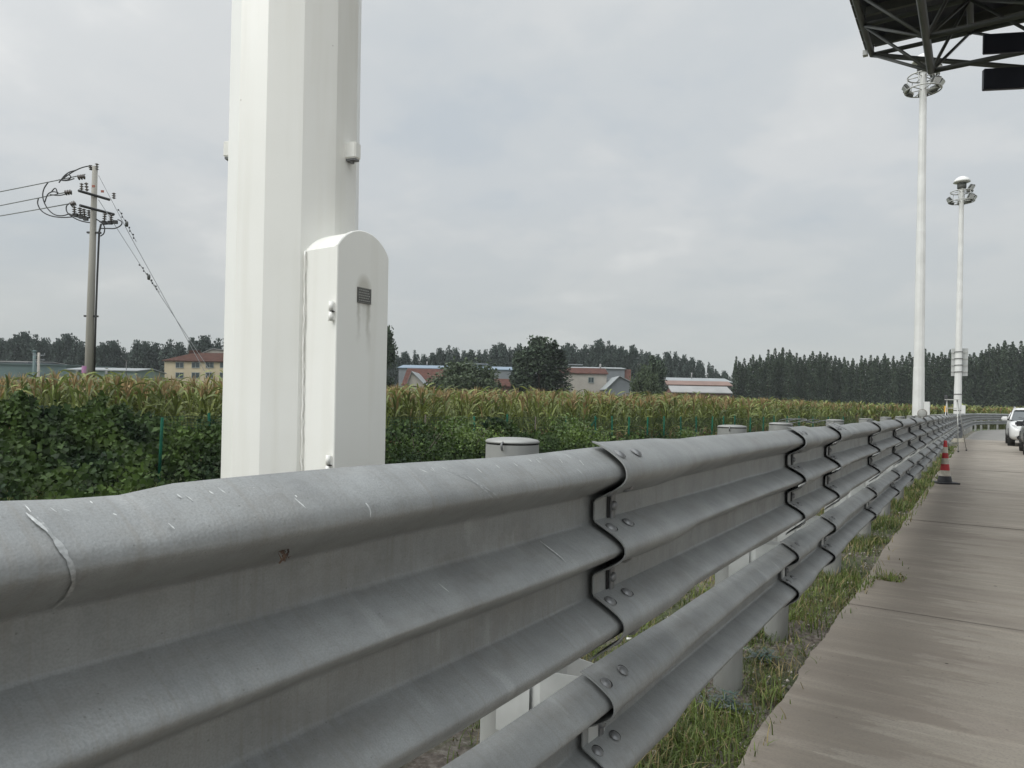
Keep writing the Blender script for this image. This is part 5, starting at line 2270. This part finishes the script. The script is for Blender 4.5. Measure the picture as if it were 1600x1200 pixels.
# ------------------------------------------------------------------ grass
def blades(x, y, z0, h, w, rng, lean=.75):
    n = len(x)
    a = rng.uniform(0, 6.28, n)
    ln = np.abs(rng.normal(size=n)) * lean + .1
    dx, dy = np.cos(a), np.sin(a)
    sx, sy = -dy * w / 2, dx * w / 2
    pts = []
    for t, k in ((0, 1.0), (.45, .85), (.8, .55)):
        px_ = x + dx * h * ln * t ** 2
        py_ = y + dy * h * ln * t ** 2
        pz_ = z0 + h * (t - .25 * ln * t ** 2)
        pts.append(np.stack([px_ - sx * k, py_ - sy * k, pz_], 1))
        pts.append(np.stack([px_ + sx * k, py_ + sy * k, pz_], 1))
    t = 1.08
    pts.append(np.stack([x + dx * h * ln * t, y + dy * h * ln * t, z0 + h * (t - .35 * ln)], 1))
    V = np.stack(pts, 1).reshape(-1, 3)
    b = (np.arange(n) * 7)[:, None]
    F4 = np.concatenate([b + np.array([[0, 1, 3, 2]]), b + np.array([[2, 3, 5, 4]])])
    F3 = b + np.array([[4, 5, 6]])
    return V, F4, F3


def grass_object(name, x, y, z0, h, w, rng, dry, label):
    V, F4, F3 = blades(x, y, z0, h, w, rng)
    m4 = np.concatenate([dry, dry]).astype(int)
    me = np_mesh(name, V, [F4, F3], ['grass_blade', 'grass_dry'], [m4, dry.astype(int)])
    tag(link_obj(name, me), label, 'grass', kind='stuff')


rng = np.random.default_rng(5)
# verge between rail and slab, patchy in clumps
cl = []
n = 1700
yy = rng.uniform(1.0, 34, n) ** 1.0
xx = rng.uniform(-2.6, -.76, n)
dens = fnoise(xx, yy, 1.0, 14) + .45 + .5 * np.clip((yy - 5) / 6, 0, 1) + .35 * np.clip((-xx - 1.5), 0, 1)
# bare gravel patch near (y 3..4.6)
bare = (yy > 3.3) & (yy < 4.35) & (xx > -1.45)
dens = np.where(bare, dens - 1.2, dens)
ok = dens > 0
xx, yy = xx[ok], yy[ok]
# explicit clumps seen in the photo: (photo x, photo y, radius, height, count)
ex_cl = [(1090, 1160, .20, .15, 420), (1040, 1190, .2, .15, 300), (1110, 1130, .14, .13, 200), (1200, 1085, .10, .15, 160), (1255, 960, .22, .14, 380), (1310, 930, .22, .12, 400), (1370, 915, .12, .05, 260),
         (1395, 912, .12, .05, 420), (1360, 920, .14, .07, 420), (1340, 845, .25, .17, 420), (1385, 815, .22, .18, 420), (1330, 820, .25, .18, 420), (1425, 775, .35, .22, 700), (1410, 790, .25, .2, 420), (1440, 760, .35, .22, 600), (1150, 1110, .10, .10, 110),
         (1450, 735, .3, .16, 500), (1290, 905, .18, .12, 260), (1200, 990, .12, .12, 160), (1180, 1060, .10, .10, 120), (1065, 1185, .25, .16, 420), (1460, 722, .3, .14, 400)]
X, Y, Hh, Wd = [], [], [], []
for x, y in zip(xx, yy):
    m = int(rng.integers(35, 85))
    r = rng.uniform(.06, .20)
    X.append(x + rng.normal(size=m) * r)
    Y.append(y + rng.normal(size=m) * r)
    Hh.append(rng.uniform(.4, 1.1, m) * rng.uniform(.04, .12))
    Wd.append(np.full(m, .0045 + .0004 * y))
for px, py, r, hgt, m in ex_cl:
    q = at_h(px, py, 0.02 if px < 1360 else .05)
    X.append(q.x + rng.normal(size=m) * r * .6)
    Y.append(q.y + rng.normal(size=m) * r)
    Hh.append(rng.uniform(.4, 1.15, m) * hgt * .78)
    Wd.append(np.full(m, .0045 + .0004 * q.y))
X, Y, Hh, Wd = map(np.concatenate, (X, Y, Hh, Wd))
# keep blades off the slab except near its edge
edge = -(1.05 - EDGE) + .02
over = X > edge
keep = (~over) | ((X < edge + .06) & (rng.random(len(X)) < .35)) | ((X < edge + .26) & (np.abs(Y - 6.9) < .5) & (rng.random(len(X)) < .95))
X, Y, Hh, Wd = X[keep], Y[keep], Hh[keep], Wd[keep]
Z0 = np.where(X > edge, SLAB - .01, gz(X, Y) - .01)
dry = rng.random(len(X)) < (.20 + .25 * (fnoise(X, Y, 1.7, 31) > .35))
grass_object('verge_grass', X, Y, Z0, Hh, Wd, rng, dry, 'ragged green grass tufts under the guardrail along the slab edge')
print('verge blades', len(X))
# rougher grass behind the rail down to the fence
n = 60000
yy = rng.uniform(.5, 1, n) ** 1 * 0 + rng.uniform(0, 1, n) ** 1.3 * 44 + .5
xx = rng.uniform(-15, -2.3, n)
f_edge = np.interp(yy, [f[1] for f in FENCE], [f[0] for f in FENCE]) + .4
ok = xx > f_edge
xx, yy = xx[ok], yy[ok]
hh_ = rng.uniform(.10, .36, len(xx)) * (1 + .5 * fnoise(xx, yy, .8, 3))
dry = rng.random(len(xx)) < .12
grass_object('field_grass', xx, yy, gz(xx, yy) - .02, hh_, np.full(len(xx), .012) + .0005 * yy, rng, dry, 'longer rough grass on the bank between the guardrail and the mesh fence')

# gravel and small stones on the bare verge
n = 3500
xx = rng.uniform(-1.75, -.74, n)
yy = 1.2 + rng.uniform(0, 1, n) ** 1.4 * 14
r = np.abs(rng.normal(size=n)) * .007 + .004
oct_ = np.array([(1, 0, 0), (0, 1, 0), (-1, 0, 0), (0, -1, 0), (0, 0, .75), (0, 0, -.75)], float)
Vs = (oct_[None] * r[:, None, None] * rng.uniform(.6, 1.3, (n, 6, 1)) + np.stack([xx, yy, gz(xx, yy) + r * .2], 1)[:, None]).reshape(-1, 3)
ff = np.array([(0, 1, 4), (1, 2, 4), (2, 3, 4), (3, 0, 4), (1, 0, 5), (2, 1, 5), (3, 2, 5), (0, 3, 5)])
Fs = (ff[None] + (np.arange(n) * 6)[:, None, None]).reshape(-1, 3)
tag(link_obj('gravel', np_mesh('gravel', Vs, [Fs], ['pebble'])), 'small pale stones scattered over the bare soil at the slab edge', 'gravel', kind='stuff')


# litter: net scraps and paper
def crumple(px, py, rx, ry, m, name, label, cat, n=70, h=.02):
    c = at_h(px, py, .02)
    mb = MB()
    mb.mats.append(m)
    for k in range(n):
        u = Vector((random.gauss(0, rx), random.gauss(0, ry), abs(random.gauss(0, h))))
        a = random.uniform(0, 6.28)
        L = random.uniform(.015, .04)
        d = Vector((math.cos(a), math.sin(a), random.uniform(-.3, .3))) * L
        s = Vector((-math.sin(a), math.cos(a), random.uniform(-.5, .5))) * .0035
        mb.add([c + u - d - s, c + u - d + s, c + u + d + s, c + u + d - s], [(0, 1, 2, 3)], m)
    tag(mb.build(name, recalc=False), label, cat)


crumple(1190, 1028, .035, .03, 'net_scrap', 'net_scrap', 'small tangle of green netting on the gravel between two posts', 'net scrap', 90)
crumple(1128, 1102, .07, .05, 'net_scrap', 'net_scrap', 'pale green frayed netting lying at the foot of the near post', 'net scrap', 120)
for k, (px, py, sz, lab) in enumerate(((1174, 1119, .022, 'white paper scrap on the soil beside the slab edge'), (985, 1000, .03, 'pale litter scrap seen under the upper beam'))):
    c = at_h(px, py, .015)
    mb = MB()
    mb.mats.append('litter')
    vs = [c + Vector((random.uniform(-1, 1) * sz, random.uniform(-1, 1) * sz * .8, random.uniform(0, .012))) for _ in range(7)]
    mb.add(vs, [(0, 1, 2), (1, 3, 2), (2, 3, 4), (4, 5, 6), (0, 2, 5)], 'litter')
    tag(mb.build('paper_scrap', recalc=False), lab, 'litter')

# ------------------------------------------------------------------ traffic cone
c = at_h(1476, 755, SLAB)
t = thing('traffic_cone', 'slim red and white banded traffic cone on a black base', 'traffic cone', (c.x, c.y, SLAB - .004), .5)
mb = MB()
mb.mats.append('black_rubber')
mb.box((0, 0, .015), (.38, .38, .03), 'black_rubber', bev=.008)
mb.lathe([(.125, .03), (.105, .14), (.09, .145)], 'black_rubber', 24)
mb.build('base', t)
H = .82
zs = [.14, .25, .37, .48, .58, .69, .80]
for i, (a, b) in enumerate(zip(zs[:-1], zs[1:])):
    ra = .092 - (.092 - .026) * (a - .14) / .66
    rb = .092 - (.092 - .026) * (b - .14) / .66
    m = 'white_band' if i % 2 == 0 else 'red_band'
    mb = MB()
    prof = [(ra + (.002 if i % 2 == 0 else 0), a), (rb + (.002 if i % 2 == 0 else 0), b)]
    if i == len(zs) - 2:
        prof += [(.020, b + .012), (0, b + .014)]
    mb.lathe(prof, m, 20)
    mb.build('white_band' if i % 2 == 0 else 'red_band', t)

# round delineator on the rail
c = at_p(1441, 646, .74)
t = thing('round_delineator', 'small round grey reflector disc standing on top of the guardrail', 'reflector', (c.x, c.y, 1.33))
hz_ = c.z - 1.33
mb = MB()
mb.mats.append('mirror_face')
dirc = Vector((-c.x, -c.y, 0)).normalized()
q = dirc.to_track_quat('Z', 'Y').to_matrix().to_4x4()
M = Matrix.Translation((0, 0, hz_)) @ q
mb.lathe([(0, .012), (.045, .010), (.062, .004), (.062, -.01), (0, -.012)], 'mirror_face', 24, M=M)
mb.build('disc', t)
mb = MB()
mb.lathe([(.062, .008), (.070, .006), (.070, -.010), (.062, -.012)], 'red_tag' if False else 'wall_pale', 24, M=M)
mb.build('rim', t)
mb = MB()
mb.tube([(0, 0, -.02), (0, 0, hz_ - .06)], .010, 'aluminium', 8)
mb.build('stalk', t)

# black and yellow warning bollard behind the rail
c = at(1478, 640, 25.6)
t = thing('warning_post', 'black post with a yellow band behind the rail left of the ladder', 'post', (c.x, c.y, 0))
hz_ = (hor(1478) - 617) / FPX * 25.6 + CAMZ
mb = MB()
mb.lathe([(.055, 0), (.055, hz_ - .42)], 'black_rubber', 12)
mb.lathe([(.055, hz_ - .32 + .0), (.062, hz_ - .3), (.062, hz_ - .05), (.03, hz_), (0, hz_)], 'black_rubber', 12)
mb.build('pole', t)
mb = MB()
mb.lathe([(.058, hz_ - .62), (.060, hz_ - .60), (.060, hz_ - .42), (.058, hz_ - .40)], 'yellow_band', 12)
mb.build('yellow_band', t)

# step ladder
c = at_h(1486, 705, SLAB)
LH = 1.78
ladder = thing('step_ladder', 'tall light metal A-frame step ladder standing on the slab beside the rail', 'ladder', (c.x, c.y, SLAB - .004), R(-8))
for sx in (-.13, .26):
    pass


def bar(a, b, w, m, name, par):
    mb = MB()
    mb.tube([a, b], w, m, 6)
    return mb.build(name, par)


# front frame: rails splay outwards, back frame leans away
fl_b, fr_b = Vector((-.22, -.35, 0)), Vector((.27, -.35, 0))
fl_t, fr_t = Vector((-.20, .30, LH)), Vector((.10, .30, LH))
bl_b, br_b = Vector((-.24, 1.0, 0)), Vector((.30, 1.0, 0))
bar(fl_b, fl_t, .017, 'aluminium', 'front_rail', ladder)
bar(fr_b, fr_t, .017, 'aluminium', 'front_rail', ladder)
bar(bl_b, fl_t + Vector((0, .05, 0)), .014, 'aluminium', 'back_rail', ladder)
bar(br_b, fr_t + Vector((0, .05, 0)), .014, 'aluminium', 'back_rail', ladder)
for k in range(5):
    t_ = (k + 1) / 6
    a, b = fl_b.lerp(fl_t, t_), fr_b.lerp(fr_t, t_)
    mb = MB()
    mb.box((a + b) / 2, ((b - a).length, .08, .022), 'aluminium')
    mb.build('step', ladder)
mb = MB()
mb.box((fl_t + fr_t) / 2 + Vector((0, 0, .0)), (.42, .16, .03), 'aluminium')
mb.build('top_cap', ladder)
for v in (fl_b, fr_b, bl_b, br_b):
    mb = MB()
    mb.box(v + Vector((0, 0, .02)), (.05, .05, .045), 'black_rubber', bev=.005)
    mb.build('foot', ladder)

# tarp-wrapped cabinet on a pale plinth
c = at_h(1496, 692, SLAB)
cab = thing('wrapped_cabinet', 'grey tarp-wrapped cabinet on a pale plinth behind the step ladder', 'cabinet', (c.x - .1, c.y + 1.0, SLAB - .004), .1)
mb = MB()
mb.box((0, 0, .09), (.66, .5, .18), 'white_band', bev=.01)
mb.build('plinth', cab)
mb = MB()
mb.mats.append('tarp')
vs, fs = [], []
rows, colsn = 9, 20
for i in range(rows):
    z = .18 + .85 * i / (rows - 1)
    for k in range(colsn):
        a = 2 * math.pi * k / colsn
        r = (.22 + .025 * math.sin(a * 5 + i) + random.uniform(-.012, .012)) * (1 - .25 * (i / (rows - 1)) ** 4)
        vs.append((r * math.cos(a) * 1.1, r * math.sin(a), z))
for i in range(rows - 1):
    for k in range(colsn):
        k2 = (k + 1) % colsn
        fs.append((i * colsn + k, i * colsn + k2, (i + 1) * colsn + k2, (i + 1) * colsn + k))
fs.append(tuple((rows - 1) * colsn + k for k in range(colsn)))
mb.add(vs, fs, 'tarp', True)
mb.build('tarp_wrap', cab)
mb = MB()
mb.lathe([(0, -.06), (.07, -.04), (.09, .02), (.06, .09), (.02, .12), (0, .12)], 'litter', 12, c=(-.20, -.22, .32))
mb.build('white_bag', cab)


# ------------------------------------------------------------------ cars
def car(name, label, cat, loc, rz, paint, suv=True):
    t = thing(name, label, cat, loc, rz)
    # local: +y is forward, z up; length 4.6
    L, Wd, Hc = (4.6, 1.86, 1.56) if suv else (4.65, 1.82, 1.38)
    # stations: y, half width, sill z, belt z
    st = [(2.28, .62, .42, .62), (2.24, .78, .28, .74), (2.05, .89, .22, .88), (1.6, .925, .22, .96), (1.1, .93, .24, 1.02), (.7, .93, .24, 1.05), (-.6, .93, .24, 1.06),
          (-1.5, .93, .24, 1.08), (-2.0, .90, .26, 1.08), (-2.22, .84, .36, 1.02), (-2.30, .74, .48, .92)]
    if not suv:
        st = [(y, w, s, s + (b - s) * .86) for y, w, s, b in st]
    mb = MB()
    mb.mats.append(paint)
    rows = []
    for (y, w, s, b) in st:
        prof = [(0, s), (w * .86, s), (w * .985, s + .12), (w, s + (b - s) * .45), (w * .985, s + (b - s) * .78), (w * .93, b - .02), (w * .80, b + .015), (w * .4, b + .045), (0, b + .055)]
        rows.append([(x, y, z) for x, z in prof] + [(-x, y, z) for x, z in prof[-2:0:-1]])
    n = len(rows[0])
    vs = [v for r_ in rows for v in r_]
    fs = []
    for i in range(len(rows) - 1):
        for k in range(n):
            k2 = (k + 1) % n
            fs.append((i * n + k, i * n + k2, (i + 1) * n + k2, (i + 1) * n + k))
    fs.append(tuple(range(n)))
    fs.append(tuple((len(rows) - 1) * n + k for k in range(n))[::-1])
    mb.add(vs, fs, paint, True)
    o = mb.build('body', t)
    md = o.modifiers.new('sub', 'SUBSURF')
    md.levels = md.render_levels = 1
    # cabin: glass house with painted roof
    zb = st[5][3] + .02
    gl = MB()
    gl.mats.append('car_glass')
    cab_ = [(1.05, .80, zb - .02), (.30, .70, Hc - .10), (-.2, .69, Hc - .03), (-1.3, .68, Hc - .06), (-1.95, .70, Hc - .22 if suv else Hc - .3), (-2.12, .80, zb)]
    rows = []
    for (y, w, z) in cab_:
        rows.append([(w if z > zb + .1 else w * 1.04, y, z), (-(w if z > zb + .1 else w * 1.04), y, z)])
    base_ = [(.86, y, zb - .03) for y in (1.05, .72, .2, -1.2, -1.9, -2.12)]
    vs = []
    for i, (y, w, z) in enumerate(cab_):
        yb = base_[i][1]
        vs += [(w, y, z), (-w, y, z), (base_[i][0], yb, zb - .03), (-base_[i][0], yb, zb - .03)]
    fs = []
    for i in range(5):
        a, b = i * 4, (i + 1) * 4
        fs += [(a, b, b + 1, a + 1), (a, a + 2, b + 2, b), (a + 1, b + 1, b + 3, a + 3)]
    gl.add(vs, fs, 'car_glass')
    gl.build('glasshouse', t)
    rf = MB()
    rf.mats.append(paint)
    rr = [(.34, .70, Hc - .095), (.0, .70, Hc - .03), (-.6, .70, Hc), (-1.3, .69, Hc - .03), (-1.98, .69, Hc - .20 if suv else Hc - .27)]
    vs, fs = [], []
    for y, w, z in rr:
        vs += [(w + .02, y, z - .05), (w - .04, y, z + .018), (0, y, z + .045), (-w + .04, y, z + .018), (-w - .02, y, z - .05)]
    for i in range(len(rr) - 1):
        for k in range(4):
            fs.append((i * 5 + k, i * 5 + k + 1, (i + 1) * 5 + k + 1, (i + 1) * 5 + k))
    rf.add(vs, fs, paint, True)
    # pillars
    for sx in (-1, 1):
        rf.tube([(sx * .84, 1.03, zb), (sx * .715, .34, Hc - .09)], .035, paint, 6)
        rf.tube([(sx * .85, -.2, zb), (sx * .70, -.25, Hc - .05)], .03, 'car_trim', 6)
        rf.tube([(sx * .84, -1.95, zb), (sx * .70, -1.85, Hc - .2)], .05, paint, 6)
    rf.build('roof', t)
    if suv:
        for sx in (-1, 1):
            mb = MB()
            mb.tube([(sx * .66, .2, Hc - .0), (sx * .66, .1, Hc + .06), (sx * .66, -1.3, Hc + .06), (sx * .66, -1.4, Hc)], .018, 'chrome', 6)
            mb.build('roof_rail', t)
    # wheels
    for sx in (-1, 1):
        for y in (1.40, -1.38):
            M = Matrix.Translation((sx * .80, y, .34)) @ Matrix.Rotation(R(90), 4, 'Y')
            mb = MB()
            mb.lathe([(.20, -.11), (.32, -.115), (.345, -.09), (.35, 0), (.345, .09), (.32, .115), (.20, .11)], 'black_rubber', 28, M=M)
            w = mb.build('wheel', t)
            mb = MB()
            for k in range(5):
                a = k * R(72)
                mb.tube([M @ Vector((0, 0, sx * .10)), M @ Vector((.20 * math.cos(a), .20 * math.sin(a), sx * .105))], .022, 'chrome', 6)
            mb.lathe([(.205, -.10), (.215, 0), (.205, .10)], 'chrome', 24, M=M)
            mb.build('rim', w)
            mb = MB()
            mb.lathe([(.36, -.10), (.395, -.10), (.395, .13), (.36, .13)], 'car_trim', 28, M=M)
            mb.build('wheel_arch', t)
    # lights, grille, bumper
    for sx in (-1, 1):
        mb = MB()
        mb.mats.append('headlight')
        P_ = [(sx * .84, 2.07, .78), (sx * .86, 1.98, .90), (sx * .70, 2.18, .86), (sx * .46, 2.27, .80), (sx * .46, 2.29, .72), (sx * .70, 2.22, .68)]
        mb.add(P_ + [(0.97 * x, y - .12, z) for x, y, z in P_], [(0, 1, 2, 3, 4, 5), (0, 1, 7, 6), (1, 2, 8, 7), (2, 3, 9, 8), (3, 4, 10, 9), (4, 5, 11, 10), (5, 0, 6, 11)], 'headlight')
        mb.build('headlight', t)
        mb = MB()
        mb.lathe([(0, .02), (.05, .015), (.06, 0)], 'headlight', 12, M=Matrix.Translation((sx * .66, 2.235, .44)) @ Matrix.Rotation(R(-90), 4, 'X'))
        mb.build('fog_light', t)
        mb = MB()
        mb.box((sx * 1.03, .86, zb + .05), (.24, .12, .17), paint, bev=.04)
        mb.tube([(sx * .86, .9, zb), (sx * .95, .88, zb + .03)], .03, 'car_trim', 6)
        mi = mb.build('side_mirror', t)
    mb = MB()
    mb.box((0, 2.26, .70), (.86, .06, .18), 'car_trim', bev=.02)
    for k in range(3):
        mb.box((0, 2.295, .65 + .05 * k), (.84, .012, .012), 'chrome')
    mb.build('grille', t)
    mb = MB()
    mb.box((0, 2.24, .36), (1.30, .12, .16), 'car_trim', bev=.03)
    mb.build('lower_grille', t)
    mb = MB()
    mb.box((0, 2.318, .50), (.44, .012, .14), 'plate_blue', bev=.004)
    mb.build('number_plate', t)
    mb = MB()
    for sx in (-1, 1):
        mb.tube([(sx * .1, 1.10, zb + .035), (sx * .55 if sx > 0 else -.62, .90, zb + .10)], .010, 'car_trim', 5)
    mb.build('wiper', t)
    return t


# white one: body edge seen at column 1573, wheels on the slab at row ~698
c = at_h(1573, 697, SLAB)
car('parked_car', 'white car with roof rails facing the camera at the right picture edge', 'car', (c.x + .98, c.y + 2.2, SLAB - .004), R(180), 'car_white', True)
c = at_h(1588, 711, SLAB)
car('parked_car', 'black car in front of the white car, cut by the right picture edge', 'car', (c.x + 1.14, c.y + 2.0, SLAB - .004), R(180), 'car_black', False)

# ------------------------------------------------------------------ air
hm = bpy.data.materials.new('haze')
hm.use_nodes = True
ht = hm.node_tree
ht.nodes.clear()
pv = ht.nodes.new('ShaderNodeVolumePrincipled')
pv.inputs['Color'].default_value = (0.86, 0.90, 0.94, 1)
pv.inputs['Density'].default_value = 0.00028
ho = ht.nodes.new('ShaderNodeOutputMaterial')
ht.links.new(pv.outputs[0], ho.inputs['Volume'])
MATS['haze'] = hm
mb = MB()
mb.mats.append('haze')
mb.box((0, 500, 9.0), (5400, 6400, 22.0), 'haze')
tag(mb.build('haze'), 'thin pale humid air over the field', 'haze', kind='stuff')
